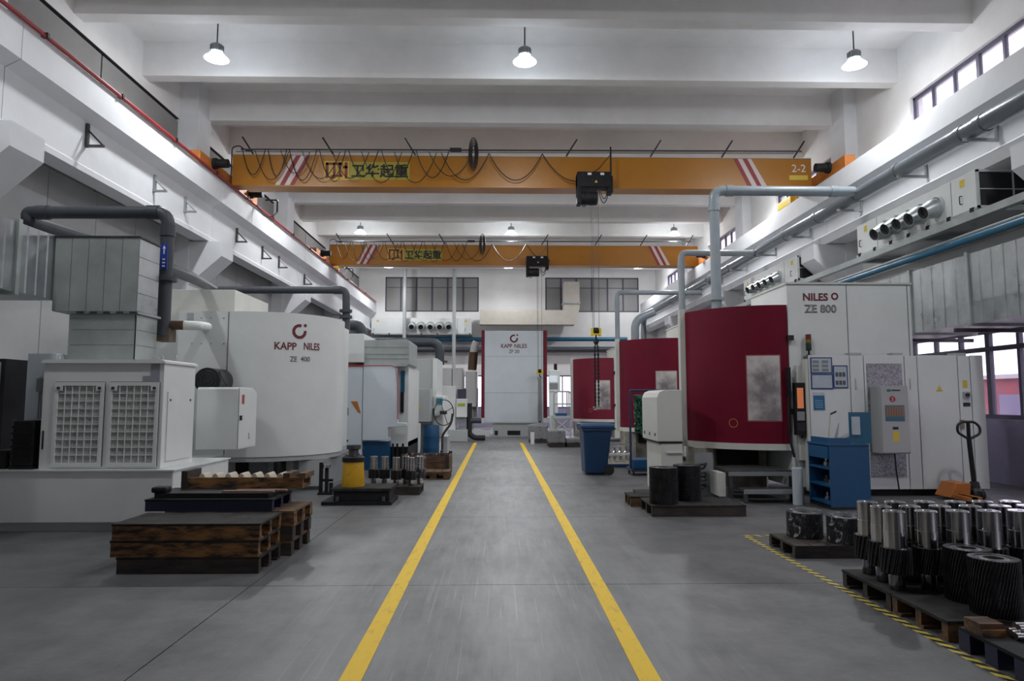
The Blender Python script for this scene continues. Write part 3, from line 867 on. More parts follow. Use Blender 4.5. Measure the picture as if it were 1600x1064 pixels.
# ================================================================ air handling units
def ahu(label, loc, rotz, L, D, H, noz, r, handles=True, louver=True, scale=1.0):
    t = thing('air_handling_unit', label, 'air conditioner', loc, 'air handling units', rotz)
    h2 = L / 2
    B(-h2, h2, -D / 2, D / 2, 0.06, H).build('casing', white, t, local=True, bevel=.008)
    B(-h2 - .02, h2 + .02, -D / 2 - .02, D / 2, 0, .07).build('base_rail', galv, t, local=True)
    for xx in (noz[0] - r * 2.0, noz[-1] + r * 2.2):
        B(xx - .006, xx + .006, -D / 2 - .002, -D / 2 + .01, .08, H - .01).build('panel_seam', seam, t, local=True)
    for i, xx in enumerate(noz):
        zc = H * .52
        fl = MB().lathe((0, 0, 0), [(r * 1.18, 0), (r * 1.18, .03), (r * .98, .05), (r * .95, .0)], 24)
        fl.xf(Matrix.Translation((xx, -D / 2, zc)) @ Matrix.Rotation(PI / 2, 4, 'X')).build('nozzle_ring', lgrey, t, smooth=40, local=True)
        ax = Vector((.12, -1, -.42)).normalized() if rotz else Vector((.05, -1, -.28)).normalized()
        rot = Vector((0, 0, 1)).rotation_difference(ax).to_matrix().to_4x4()
        bl = MB().lathe((0, 0, 0), [(r * .9, -.05), (r * .98, .06), (r * .95, r * .9), (r * .80, r * 1.5), (r * .72, r * 1.9), (r * .64, r * 1.9), (r * .68, r * 1.3), (r * .3, r * .4), (0, r * .35)], 24)
        n = bl.xf(Matrix.Translation((xx, -D / 2 + .01, zc)) @ rot).build('jet_nozzle', galv if rotz else lgrey, t, smooth=45, local=True)
        ins = MB().lathe((0, 0, 0), [(r * .62, r * 1.5), (0, r * 1.45)], 20).xf(Matrix.Translation((xx, -D / 2 + .01, zc)) @ rot)
        ins.build('nozzle_throat', black, n, local=True)
    for xx, zz in ((-h2 + .35, H * .82), (h2 - .32, H * .82)):
        s = B(xx - .06, xx + .06, -D / 2 - .004, -D / 2, zz - .06, zz + .06).build('warning_label', label_y, t, local=True)
    for xx in (-h2 + .15, h2 - .35):
        MB().tube(bend([(xx, -D / 2, .22), (xx, -D / 2 - .04, .22), (xx, -D / 2 - .04, .36), (xx, -D / 2, .36)], .02), .009, 6).build('door_handle', black, t, local=True)
    if louver:
        f = MB(); w = D - .06
        f.box(h2, h2 + .03, -D / 2, D / 2, .06, .10).box(h2, h2 + .03, -D / 2, D / 2, H - .04, H).box(h2, h2 + .03, -D / 2, -D / 2 + .04, .06, H).box(h2, h2 + .03, D / 2 - .04, D / 2, .06, H)
        f.box(h2, h2 + .025, -.012, .012, .1, H - .04).box(h2, h2 + .025, -D / 2 + .04, D / 2 - .04, H / 2 + .02, H / 2 + .035)
        lf = f.build('intake_frame', lgrey, t, local=True)
        for ya, yb in ((-D / 2 + .045, -.015), (.015, D / 2 - .045)):
            for za, zb in ((.105, H / 2 + .018), (H / 2 + .04, H - .045)):
                B(h2 + .002, h2 + .012, ya, yb, za, zb).build('filter_panel', mat('filter_black', (0.008, 0.008, 0.010), .7), lf, local=True)
    for xx in [-h2 + .1 + i * (L - .2) / 6 for i in range(7)]:
        B(xx - .04, xx + .04, -D / 2 - .03, -D / 2, .02, .09).build('clamp', iron, t, local=True)
    return t


noz = [12.6 - at(px, 345, X=7.8).y for px in (1384, 1402, 1421, 1441, 1465)]
ahu('white air handling unit with five jet nozzles above the right windows, nearer one', (8.42, 12.6, 4.56), -PI / 2, 3.7, 1.22, .70, noz, .172)
ahu('white air handling unit with jet nozzles behind the tall white machine', (8.42, 19.38, 4.56), -PI / 2, 3.9, 1.22, .70, [-1.0, -.55, -.1, .35, .8], .15)
pa, pb = at(580, 523, Y=38.1), at(737, 497, Y=38.1)
nx = [at(p, 510, Y=38.1).x - (pa.x + pb.x) / 2 for p in (643.5, 658, 672.5, 687, 701)]
ahu('white air handling unit with five round nozzles on the end wall', ((pa.x + pb.x) / 2, 38.48, pa.z), 0, pb.x - pa.x, .76, pb.z - pa.z, nx, .22, louver=False)
pf = thing('steel_platform', 'galvanised steel channel platform carrying the right air units', 'platform', (8.4, 15, 4.3))
B(7.74, 7.86, 7.5, 27.5, 4.44, 4.56).build('front_channel', galv_d, pf)
for ya, yb in ((7.5, 9.3), (10.1, 16.6), (17.4, 23.9), (24.7, 27.5)): B(8.9, 9.0, ya, yb, 4.44, 4.56).build('rear_channel', galv_d, pf)
for i in (0, 1, 2, 3, 5, 6, 7, 9): B(7.86, 8.9, 8.2 + i * 2.05, 8.3 + i * 2.05, 4.45, 4.54).build('cross_beam', galv_d, pf)
tag(MB().cyl((7.62, 7.0, 4.10), (7.62, 27, 4.06), .055, 12).build('water_pipe', blue_pipe, smooth=40), 'blue water pipe below the right steel platform', 'pipe')
tag(MB().cyl((7.75, 7.0, 4.22), (7.75, 27, 4.18), .035, 10).build('water_pipe', mgrey, smooth=40), 'thin grey pipe beside the blue water pipe', 'pipe')


def duct(label, x0, x1, z0, z1, ys, ridge, side):
    t = thing('ventilation_duct', label, 'duct', ((x0 + x1) / 2, (ys[0] + ys[-1]) / 2, z0), 'galvanised ducts')
    for i in range(len(ys) - 1):
        a, b = ys[i], ys[i + 1]
        mb = B(x0, x1, a, b, z0, z1)
        n = max(1, int((b - a) / ridge)); w = (b - a) / n
        for k in range(1, n):
            yy = a + k * w
            xs = x0 if side < 0 else x1
            mb.prism([(xs, yy - .012), (xs + side * .012, yy), (xs, yy + .012)], 'z', z0 + .01, z1 - .01)
        mb.build('duct_section', galv, t)
        if i: MB().box(x0 - .035, x1 + .035, a - .03, a + .03, z0 - .035, z1 + .035).build('flange', galv_d, t)
    return t


duct('large galvanised duct along the right wall above the windows', 7.6, 8.75, 2.72, 3.85, [5.6, 6.9, 8.2, 9.45, 10.75, 12.3, 13.6], .26, -1)
duct('galvanised duct at the left edge joining the duct box', -6.7, -5.47, 2.72, 3.52, [4.2, 5.4, 6.6, 7.75, 8.45], .17, 1)
for i in range(3):
    yy = 9.0 + i * 1.9
    tag(MB().box(7.45, 9.08, yy, yy + .06, 2.60, 2.665).build('duct_hanger', steel_d),
        'dark steel hanger frame under the right duct, %s' % ['nearest', 'middle', 'farthest'][i], 'bracket', 'duct hangers')

# end wall services
d = thing('ventilation_duct', 'beige insulated duct with upturned elbow on the end wall', 'duct', (1.5, 37.9, at(800, 510, Y=37.9).z))
p0, p1 = at(750, 508, Y=37.9), at(905, 486, Y=37.9)
B(p0.x, p1.x - .8, 37.5, 38.3, p0.z, p1.z).build('duct_run', duct_beige, d)
q0, q1 = at(880, 488, Y=37.9), at(904, 442, Y=37.9)
MB().prism([(p1.x - .8, p0.z), (p1.x - .3, p0.z), (q1.x, p1.z + .1), (q1.x, q1.z), (q0.x, q1.z), (q0.x, p1.z), (p1.x - .8, p1.z)], 'y', 37.5, 38.3).build('duct_elbow', duct_beige, d)
B(q0.x - .05, q1.x + .05, 37.45, 38.35, p1.z + .35, p1.z + .45).build('flange', galv_d, d)
for xx in (p0.x + .5, p0.x + 3.0): B(xx, xx + .1, 38.3, 38.9, p0.z + .1, p0.z + .2).build('wall_arm', galv_d, d)
tag(MB().cyl(px3(585, 530, 38.4), px3(980, 530, 38.4), .12, 10).build('water_pipe', blue_pipe, smooth=40), 'blue horizontal pipe low on the end wall', 'pipe')
tag(MB().cyl(px3(585, 546, 38.5), px3(980, 546, 38.5), .16, 10).build('drain_pipe', pvc, smooth=40), 'dark horizontal pipe low on the end wall', 'pipe')
for px, nm in ((633, 'left'), (710, 'right')):
    p = at(px, 430, Y=37.6); 
    tag(MB().cyl((p.x, 37.6, at(px, 575, Y=37.6).z if 0 else 2.2), (p.x, 37.6, ZC - .004), .10, 10).build('vertical_pipe', lgrey, smooth=40), 'pale vertical pipe crossing the dusty end-wall window, %s one' % nm, 'pipe', 'end wall risers')

# ================================================================ shared builders for floor goods
def gear_mb(r, h, n, twist, z0=0.0, depth=None, bore=None, cx=0, cy=0, steps=3):
    """helical gear as one closed mesh"""
    depth = depth or r * .10
    mb = MB(); k = n * 4; rings = []
    for s in range(steps + 1):
        ph = twist * s / steps
        ring = []
        for i in range(k):
            a = 2 * PI * i / k + ph
            rr = r if i % 4 in (1, 2) else r - depth
            ring.append((cx + rr * math.cos(a), cy + rr * math.sin(a), z0 + h * s / steps))
        rings.append(ring)
    vs = [v for R in rings for v in R]; fs = []
    for s in range(steps):
        for i in range(k):
            fs.append((s * k + i, s * k + (i + 1) % k, (s + 1) * k + (i + 1) % k, (s + 1) * k + i))
    if bore:
        base = len(vs)
        for zz in (z0, z0 + h):
            for i in range(k):
                a = 2 * PI * i / k + (twist if zz > z0 else 0)
                vs.append((cx + bore * math.cos(a), cy + bore * math.sin(a), zz))
        for i in range(k):
            j = (i + 1) % k
            fs.append((base + i, base + j, j, i))
            fs.append((steps * k + i, steps * k + j, base + k + j, base + k + i))
            fs.append((base + j, base + i, base + k + i, base + k + j))
    else:
        fs.append(tuple(range(k - 1, -1, -1))); fs.append(tuple(steps * k + i for i in range(k)))
    return mb.add(vs, fs)


def ring_gear(label, loc, r, h, group, m=None, rotz=0):
    t = thing('ring_gear', label, 'gear', loc, group, rotz)
    gear_mb(r, h, 46, .22, depth=r * .07, bore=r * .72).build('tooth_rim', m or gear_dark, t, local=True)
    MB().lathe((0, 0, 0), [(r * .72, h - .004), (r * .72, .004), (r * .40, .004), (r * .40, h - .001), (r * .55, h - .001), (r * .58, h - .008), (r * .72, h - .008)], 32).build('hub', mat('gear_face', (.22, .22, .225), .35, .9), t, smooth=30, local=True)
    return t


def pinion_shaft(label, loc, group, k=1.0):
    t = thing('pinion_shaft', label, 'shaft', loc, group)
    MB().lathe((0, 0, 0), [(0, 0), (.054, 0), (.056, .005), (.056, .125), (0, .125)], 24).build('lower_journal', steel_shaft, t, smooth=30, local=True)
    gear_mb(.108, .18, 20, .35, z0=.12, depth=.014).build('gear_section', gear_dark, t, local=True)
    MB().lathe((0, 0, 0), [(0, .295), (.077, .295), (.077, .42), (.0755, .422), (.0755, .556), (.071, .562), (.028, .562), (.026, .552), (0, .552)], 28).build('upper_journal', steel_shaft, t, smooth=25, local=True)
    return t


def pallet(label, loc, w, d, h=.144, kind='stringer', m=None, mt=None, group='wooden pallets', rotz=0, name='pallet', sheet=True):
    m = m or wood; mt = mt or m
    t = thing(name, label, 'pallet', loc, group, rotz)
    bt = .02
    if kind == 'stringer':
        for yy in (-d / 2, -.03, d / 2 - .06):
            B(-w / 2, w / 2, yy, yy + .06, bt, h - bt).build('stringer', m, t, local=True)
        for yy in (-d / 2, -.05, d / 2 - .10):
            B(-w / 2, w / 2, yy, yy + .10, 0, bt).build('bottom_board', m, t, local=True)
    else:
        for yy in (-d / 2, -.05, d / 2 - .10):
            for xx in (-w / 2, -.06, w / 2 - .12):
                B(xx, xx + .12, yy, yy + .10, bt, h - 2 * bt).build('block', m, t, local=True)
            B(-w / 2, w / 2, yy, yy + .10, 0, bt).build('bottom_board', m, t, local=True)
            B(-w / 2, w / 2, yy, yy + .10, h - 2 * bt, h - bt).build('stringer_board', m, t, local=True)
    if sheet:
        B(-w / 2 - .005, w / 2 + .005, -d / 2 - .005, d / 2 + .005, h - bt, h).build('top_sheet', mt, t, local=True)
    else:
        n = max(4, int(w / .16)); s = w / n
        for i in range(n):
            B(-w / 2 + i * s + .006, -w / 2 + (i + 1) * s - .006, -d / 2, d / 2, h - bt, h).build('deck_board', mt, t, local=True)
    return t


# ================================================================ left: coolant tank, filter unit, duct box
t = thing('coolant_tank', 'long low white coolant tank at the left edge of the floor', 'tank', (-5.6, 8.9, 0))
B(-7.5, -3.74, 8.05, 9.68, .10, .685).build('tank_body', white, t, bevel=.012)
B(-7.48, -3.80, 8.10, 9.6, 0, .10).build('plinth', lgrey, t)
B(-7.52, -3.72, 8.03, 9.70, .685, .70).build('tank_lid', white, t)

t = thing('filter_unit', 'white air filter cabinet with two square-grid filter doors on the tank', 'filter cabinet', (-4.65, 8.5, .70))
X8 = lambda px: at(px, 660, Y=8.1).x
Z8 = lambda py: at(160, py, Y=8.1).z
xa, xb = X8(62), X8(252)
B(xa, xb, 8.12, 8.95, .70, 1.93).build('body', white, t, bevel=.006)
MB().prism([(xa - .02, 1.93), (xb + .02, 1.93), (xb + .02, 1.955), (xb - .03, 1.975), (xa + .03, 1.975), (xa - .02, 1.955)], 'y', 8.09, 8.97).build('lid', white, t)
for (pa, pb) in ((82, 160), (167.5, 246)):
    x0, x1, z0, z1 = X8(pa), X8(pb), Z8(729), Z8(597)
    f = MB(); m_ = .042
    f.box(x0, x1, 8.098, 8.12, z0, z0 + m_).box(x0, x1, 8.098, 8.12, z1 - m_, z1).box(x0, x0 + m_, 8.098, 8.12, z0 + m_, z1 - m_).box(x1 - m_, x1, 8.098, 8.12, z0 + m_, z1 - m_)
    d = f.build('filter_door', white, t)
    nx_, nz_ = 6, 10
    gx0, gx1, gz0, gz1 = x0 + m_, x1 - m_, z0 + m_, z1 - m_
    B(gx0, gx1, 8.116, 8.119, gz0, gz1).build('filter_wool', filt, d)
    for i in range(1, nx_):
        xx = gx0 + (gx1 - gx0) * i / nx_
        B(xx - .0045, xx + .0045, 8.102, 8.112, gz0, gz1).build('grid_bar', white, d)
    for i in range(1, nz_):
        zz = gz0 + (gz1 - gz0) * i / nz_
        B(gx0, gx1, 8.104, 8.113, zz - .0045, zz + .0045).build('grid_bar', white, d)
    for xx in (x0 + .05, x1 - .05):
        B(xx - .045, xx + .045, 8.096, 8.103, z1 - .10, z1 - .035).build('corner_plate', white, d)
        MB().cyl((xx, 8.086, z1 - .07), (xx, 8.097, z1 - .07), .018, 12).build('knob', steel_d, d, smooth=40)
    B(x0 - .006, x0, 8.112, 8.121, z0, z1).box(x1, x1 + .006, 8.112, 8.121, z0, z1).box(x0, x1, 8.112, 8.121, z1, z1 + .006).build('door_gap', seam, d)
MB().box(X8(231), X8(245), 8.112, 8.12, Z8(596), Z8(566)).box(X8(219), X8(231), 8.112, 8.12, Z8(596), Z8(587)).build('metal_tape', mat('tape_grey', (.27, .28, .31), .5), t)
B(xb, xb + .012, 8.22, 8.86, .78, 1.60).build('side_door', white, t)
for yy in (8.27, 8.8): MB().cyl((xb + .012, yy, 1.5), (xb + .02, yy, 1.5), .014, 10).build('side_screw', steel_d, t)
B(X8(28) - .1, xa, 8.35, 8.95, .70, 2.06).build('side_cabinet', white_b, t, bevel=.006)
sw = B(X8(35), X8(46), 8.29, 8.35, Z8(612), Z8(590)).build('switch_box', mgrey, t, bevel=.01)
MB().tube([(X8(40), 8.33, Z8(612)), (X8(43), 8.33, Z8(655))], .008, 6).tube([(X8(38), 8.33, Z8(612)), (X8(38), 8.33, Z8(655))], .008, 6).build('conduit', mgrey, sw)
B(X8(66), X8(68), 8.11, 8.12, Z8(702), Z8(673)).build('sight_glass', black, t)
for xx in (X8(80), X8(240)):
    MB().tube([(xx + .03 * math.cos(a), 8.2, 2.0 + .03 * math.sin(a)) for a in [2 * PI * i / 12 for i in range(13)]], .008, 6, cap=False).build('eye_bolt', lgrey, t)

t = thing('pump_motor', 'black oily pump motor on the coolant tank at the left edge', 'pump', (-5.7, 8.2, .70))
B(X8(18), X8(51), 8.12, 8.33, .73, 1.26).build('motor_block', iron, t, bevel=.02)
B(X8(16), X8(53), 8.11, 8.33, .70, .735).build('foot', iron, t)
for i in range(6):
    B(X8(17), X8(52), 8.112, 8.12, .80 + i * .075, .825 + i * .075).build('cooling_fin', iron, t)
MB().cyl((X8(13), 8.2, .72), (X8(13), 8.2, 1.28), .02, 10).build('oil_pipe', steel_d, t)
for i in range(3): MB().cyl((X8(13), 8.2, .86 + i * .15), (X8(13), 8.2, .90 + i * .15), .032, 8).build('pipe_fitting', steel_d, t)
B(X8(-8), X8(9), 8.15, 8.3, .70, .92).build('valve_block', iron, t, bevel=.02)

t = thing('duct_box', 'galvanised sheet-metal duct box standing on the filter cabinet', 'duct', (-4.9, 8.7, 1.975))
Xd = lambda px: at(px, 450, Y=8.4).x
x0, x1 = Xd(111), Xd(215)
B(x0 + .01, x1 - .01, 8.41, 8.92, 1.975, 2.55).build('lower_core', galv_d, t)
for i in range(3):
    B(x0, x1, 8.40, 8.41, 1.985 + i * .187, 1.985 + i * .187 + .181).build('panel', galv_d, t)
    B(x1 - .01, x1, 8.40, 8.92, 1.985 + i * .187, 1.985 + i * .187 + .181).build('panel', galv_d, t)
xu0 = Xd(83)
B(xu0 + .01, x1 - .01, 8.41, 8.90, 2.58, 3.50).build('upper_core', galv_d, t)
for i in range(5):
    w = (x1 - xu0) / 5
    B(xu0 + i * w + .003, xu0 + (i + 1) * w - .003, 8.395, 8.41, 2.585, 3.495).build('panel', galv_d, t)
for i in range(4):
    B(x1 - .01, x1 + .004, 8.40, 8.90, 2.59 + i * .225, 2.59 + i * .225 + .218).build('panel', galv, t)
B(x0 - .02, x1 + .03, 8.375, 8.95, 2.55, 2.58).build('flange', galv, t)
for i in range(5): B(x0 + .1 + i * .16, x0 + .18 + i * .16, 8.365, 8.375, 2.553, 2.577).build('flange_clip', steel_d, t)
B(xu0 - .01, x1 + .015, 8.385, 8.91, 3.50, 3.52).build('top_flange', steel_d, t)
MB().tube([(Xd(250) , 8.9, 2.02), (Xd(250), 8.9, 2.08)], .012, 6).build('bolt', steel, t)

t = thing('switch_cabinet', 'dark framed grey switch cabinet at the far left wall', 'cabinet', (-7.2, 9.9, 0))
B(-7.52, -6.93, 9.75, 10.2, 0, 2.08).build('cabinet_body', iron, t)
B(-7.48, -6.99, 9.73, 9.75, 1.30, 2.03).build('upper_door', lgrey, t)
B(-7.48, -6.99, 9.73, 9.75, .10, 1.22).build('lower_door', iron, t)
B(-7.03, -7.01, 9.715, 9.73, 1.55, 1.75).build('handle', black, t)

# ================================================================ left: white drum machine
RD = 1.35; CD = Vector((-4.20, 12.55))


def cyl_hit(px, py, c, r):
    o = Vector((0, 0)); p = at(px, py, Y=10.0); d = Vector((p.x, p.y)); tz = (p.z - CAM_H)
    A = d.dot(d); Bq = -2 * d.dot(c); Cq = c.dot(c) - r * r
    s = (-Bq - math.sqrt(max(0, Bq * Bq - 4 * A * Cq))) / (2 * A)
    return Vector((d.x * s, d.y * s, CAM_H + tz * s))


def on_drum(c, r, px, py):
    h = cyl_hit(px, py, c, r); a0 = math.atan2(h.y - c.y, h.x - c.x); z0 = h.z

    def f(u, v, w):
        a = a0 + u / r
        return (c.x + (r + .003 + w) * math.cos(a), c.y + (r + .003 + w) * math.sin(a), z0 + v)
    return f


def ring_logo(mapf, R, m, parent):
    mb = MB(); n = 28
    for w in (0, .002):
        pass
    vs = []; fs = []
    for i in range(n + 1):
        a = math.radians(72) + math.radians(298) * i / n
        for rr in (R * .60, R):
            vs.append(mapf(rr * math.cos(a), rr * math.sin(a), .001))
    for i in range(n): fs.append((2 * i, 2 * i + 1, 2 * i + 3, 2 * i + 2))
    k = len(vs); q = R * .28; cx, cy = R * .80, R * .86
    vs += [mapf(cx + q, cy, .001), mapf(cx, cy + q, .001), mapf(cx - q, cy, .001), mapf(cx, cy - q, .001)]
    fs.append((k, k + 1, k + 2, k + 3))
    return mb.add(vs, fs).build('ring_emblem', m, parent)


t = thing('gear_grinder', 'large white drum-shaped machine lettered ZE 400 on the left', 'machine', (-4.2, 12.6, 0))
poly = [(CD.x + RD * math.cos(math.radians(a)), CD.y + RD * math.sin(math.radians(a))) for a in range(35, -101, -4)]
poly += [(-5.22, poly[-1][1] - .005), (-5.22, 14.2), (-3.1, 14.2)]
MB().prism(poly, 'z', .58, 2.95).build('drum_shell', white, t, smooth=25)
MB().prism([(CD.x + (RD - .02) * math.cos(math.radians(a)), CD.y + (RD - .02) * math.sin(math.radians(a))) for a in range(30, -101, -6)] + [(-5.1, 11.4), (-5.1, 14.0), (-3.2, 14.0)], 'z', .50, .58).build('drum_rim', lgrey, t)
yb = poly[-4][1]
B(at(354, 600, Y=yb).x - .004, at(354, 600, Y=yb).x + .004, yb - .012, yb + .03, .6, 2.94).build('panel_seam', seam, t)
sc = MB()
for px in (300, 315, 330, 350):
    for py in (497, 537, 578): sc.cyl((at(px, py, Y=yb).x, yb - .012, at(px, py, Y=yb).z), (at(px, py, Y=yb).x, yb, at(px, py, Y=yb).z), .008, 6)
sc.build('panel_screws', steel_d, t)
B(at(293, 495, Y=yb).x, at(303, 495, Y=yb).x, yb - .02, yb, at(293, 500, Y=yb).z, at(293, 489, Y=yb).z).build('corner_plate', lgrey, t)
ring_logo(on_drum(CD, RD, 468, 518), .125, logo_red, t)
lettering('KAPP', .17, on_drum(CD, RD, 446.5, 540.5), logo_red, t, width=.36, extrude=.001, bold=.003, height=.125)
lettering('NILES', .17, on_drum(CD, RD, 487.5, 541.5), logo_red, t, width=.31, extrude=.001, bold=.003, height=.125)
lettering('ZE', .12, on_drum(CD, RD, 458.5, 561), inkgrey, t, width=.12, extrude=.001, bold=.001, height=.085)
lettering('400', .12, on_drum(CD, RD, 477, 561), inkgrey, t, width=.17, extrude=.001, bold=.001, height=.085)
B(-6.3, -4.78, 12.4, 14.2, 2.95, 3.50).build('upper_housing', cream, t, bevel=.01)
B(-6.3, -5.22, 11.9, 14.2, 1.4, 2.95).build('rear_housing', white, t)
B(-5.0, -2.95, 11.75, 14.0, 0, .50).build('machine_base', mgrey, t)
B(-4.6, -4.2, 11.68, 11.76, .08, .48).build('base_door', iron, t)
for xx in (-3.85, -3.35): B(xx, xx + .4, 11.70, 11.76, .06, .48).build('base_door', lgrey, t)
B(-3.62, -3.56, 11.25, 11.7, .0, .50).build('base_leg', iron, t)
B(-5.0, -4.4, 9.75, 11.8, .05, .62).build('coolant_channel', white, t)
eb = MB().prism([(10.2, .77), (10.2, 1.66), (10.24, 1.69), (10.78, 1.69), (10.92, 1.64), (10.97, 1.52), (10.97, .77)], 'x', at(306, 650, Y=10.2).x, at(372, 650, Y=10.2).x).build('terminal_box', white, t, bevel=.012)
xr = at(372, 650, Y=10.2).x
B(xr, xr + .004, 10.22, 10.95, .79, 1.62).build('side_cover', white, eb)
B(xr - .002, xr + .003, 10.205, 10.215, .78, 1.68).build('cover_seam', seam, eb)
B(xr + .004, xr + .03, 10.25, 10.29, 1.20, 1.27).build('latch', black, eb)
B(xr + .004, xr + .006, 10.32, 10.42, 1.44, 1.58).build('red_sticker', mat('sticker_red', (.42, .05, .04), .5), eb)
lettering('S', .12, lambda u, v, w: (xr + .005 + w, 10.65 + u, .95 + v), inkgrey, eb, width=.05)
B(-4.3, -4.05, 10.9, 11.4, 1.0, 1.4).build('box_arm', iron, t)
fan = MB().cyl((-4.50, 10.7, 1.80), (-4.50, 11.2, 1.80), .20, 24).build('fan_motor', steel_d, t, smooth=40)
fg = MB()
for r in (.05, .10, .15, .195): fg.tube([(-4.50 + r * math.cos(a), 10.68, 1.80 + r * math.sin(a)) for a in [2 * PI * i / 20 for i in range(21)]], .008, 5, cap=False)
fg.build('fan_grille', black, fan)
MB().tube(sag((-4.35, 10.75, 1.95), (-4.0, 10.4, 1.69), .06), .010, 6).build('fan_cable', black, t)
# dark stand with rollers beside it
t = thing('roller_stand', 'dark steel stand with short posts beside the white drum machine', 'stand', (-2.85, 10.9, 0))
for px, h in ((501, .50), (510, .42), (517, .18)):
    p = at(px, 772, Z=0)
    B(p.x - .025, p.x + .025, p.y - .03, p.y + .03, 0, h).build('post', iron, t)
p = at(510, 772, Z=0); MB().cyl((p.x, p.y, .42), (p.x, p.y, .47), .06, 14).build('roller', steel, t, smooth=40)
B(p.x - .12, p.x + .12, p.y - .1, p.y + .1, .0, .03).build('base_plate', iron, t)
B(p.x - .10, p.x + .1, p.y - .02, p.y + .02, .20, .24).build('cross_bar', iron, t)

# ================================================================ left: second machine with blue base
Y2 = 14.8
X2 = lambda px: at(px, 640, Y=Y2).x
Z2 = lambda py: at(580, py, Y=Y2).z
t = thing('milling_machine', 'white machine with red trim and blue base behind the drum machine', 'machine', (X2(580), Y2 + 1, 0))
B(X2(524), X2(566), Y2, Y2 + 2.6, 0, Z2(571)).build('left_column', white_b, t, bevel=.01)
B(X2(520), X2(566), Y2 + .05, Y2 + 2.6, Z2(566), Z2(521)).build('top_box', white, t, bevel=.01)
B(X2(524), X2(568), Y2 - .01, Y2 + .1, Z2(573), Z2(570)).build('red_trim', redp, t)
B(X2(566), X2(607), Y2 + .12, Y2 + 2.4, 0, Z2(690)).build('blue_base', blue, t)
dp = [(X2(567), Z2(571)), (X2(612), Z2(571)), (X2(619), Z2(575)), (X2(620), Z2(600)), (X2(622), Z2(660)), (X2(636), Z2(661)), (X2(636), Z2(666)), (X2(606), Z2(668)), (X2(606), Z2(688)), (X2(567), Z2(688))]
MB().prism(dp, 'y', Y2 - .02, Y2 + .10).build('sliding_door', white_b, t, bevel=.01)
MB().tube([(X2(567), Y2 - .02, Z2(571)), (X2(611), Y2 - .02, Z2(571)), (X2(618), Y2 - .02, Z2(575)), (X2(621), Y2 - .02, Z2(600)), (X2(622), Y2 - .02, Z2(655))], .014, 6).build('red_trim', mat('trim_pink', (.42, .14, .17), .5), t)
B(X2(607), X2(634), Y2 + .4, Y2 + 2.4, Z2(700), Z2(572)).build('inner_column', white, t)
B(X2(622), X2(628), Y2 + .36, Y2 + .4, Z2(612), Z2(578)).build('blue_panel', blue_pipe, t)
B(X2(622), X2(627), Y2 + .34, Y2 + .4, Z2(645), Z2(612)).build('dark_gap', iron, t)
for xx in (544.5,):
    MB().prism([(X2(548), Z2(627)), (X2(558), Z2(627)), (X2(564), Z2(645)), (X2(560), Z2(645))], 'y', Y2 - .006, Y2).build('orange_sticker', rust_orange, t)
B(X2(534), X2(545), Y2 - .005, Y2, Z2(649), Z2(637)).build('vent_plate', mgrey, t)
B(X2(538), X2(545), Y2 - .005, Y2, Z2(690), Z2(687)).build('name_plate', black, t)
gb = MB().prism([(X2(566), Z2(572)), (X2(632), Z2(572)), (X2(637), Z2(568)), (X2(637), Z2(532)), (X2(633), Z2(529)), (X2(566), Z2(531))], 'y', Y2 + .1, Y2 + 1.6).build('mist_collector', galv_d, t)
for py in (542, 553, 560): B(X2(567), X2(636), Y2 + .092, Y2 + .1, Z2(py), Z2(py - .5)).build('collector_seam', mgrey, gb)
B(X2(606), X2(634), Y2 + .45, Y2 + 2.3, 0, .58).build('machine_bed', iron, t)
for px in (609, 616, 625): B(X2(px), X2(px + 3), Y2 + .38, Y2 + .45, 0, .55).build('bed_leg', black, t)

# third group: grey electrical cabinet, blue drum, handwheel machine
Y3 = 17.5
X3 = lambda px: at(px, 640, Y=Y3).x
Z3 = lambda py: at(660, py, Y=Y3).z
t = thing('grinding_machine', 'pale machine with grey electrical cabinet and large handwheel, left side', 'machine', (X3(660), Y3 + 1, 0))
c = B(X3(637), X3(672), Y3, Y3 + .6, Z3(659), Z3(607)).build('electrical_cabinet', lgrey, t, bevel=.01)
MB().prism([(X3(651), Z3(637)), (X3(658), Z3(637)), (X3(654.5), Z3(630))], 'y', Y3 - .005, Y3).build('warning_triangle', label_y, c)
for py in (614, 635, 652): B(X3(641), X3(643), Y3 - .01, Y3, Z3(py + 1), Z3(py - 1)).build('hinge', black, c)
B(X3(676) , X3(678), Y3 + .02, Y3 + .03, Z3(648), Z3(638)).build('handle', black, c)
B(X3(636), X3(671), Y3 + .8, Y3 + 2.6, 0, Z3(558)).build('column', mgrey if 0 else lgrey, t, bevel=.01)
B(X3(671), X3(678), Y3 + .75, Y3 + 2.6, 0, Z3(557)).build('column_edge', white, t)
B(X3(672), X3(690), Y3 + .7, Y3 + 2.2, .5, Z3(618)).build('headstock', white, t, bevel=.03)
B(X3(678), X3(688), Y3 + .66, Y3 + .70, Z3(632), Z3(622)).build('teal_label', mat('teal', (.03, .22, .26), .5), t)
MB().cyl((X3(682), Y3 + .5, Z3(642)), (X3(682), Y3 + .75, Z3(642)), .14, 18).build('spindle', white, t, smooth=40)
hwc = (X3(692), Y3 + .35, Z3(645)); hr = .33
hw = MB().tube([(hwc[0] + hr * .72 * math.cos(a), hwc[1] + hr * .6 * math.cos(a), hwc[2] + hr * math.sin(a)) for a in [2 * PI * i / 28 for i in range(29)]], .014, 6, cap=False)
for i in range(4):
    a = .4 + i * PI / 2
    hw.cyl(hwc, (hwc[0] + hr * .72 * math.cos(a), hwc[1] + hr * .6 * math.cos(a), hwc[2] + hr * math.sin(a)), .010, 6)
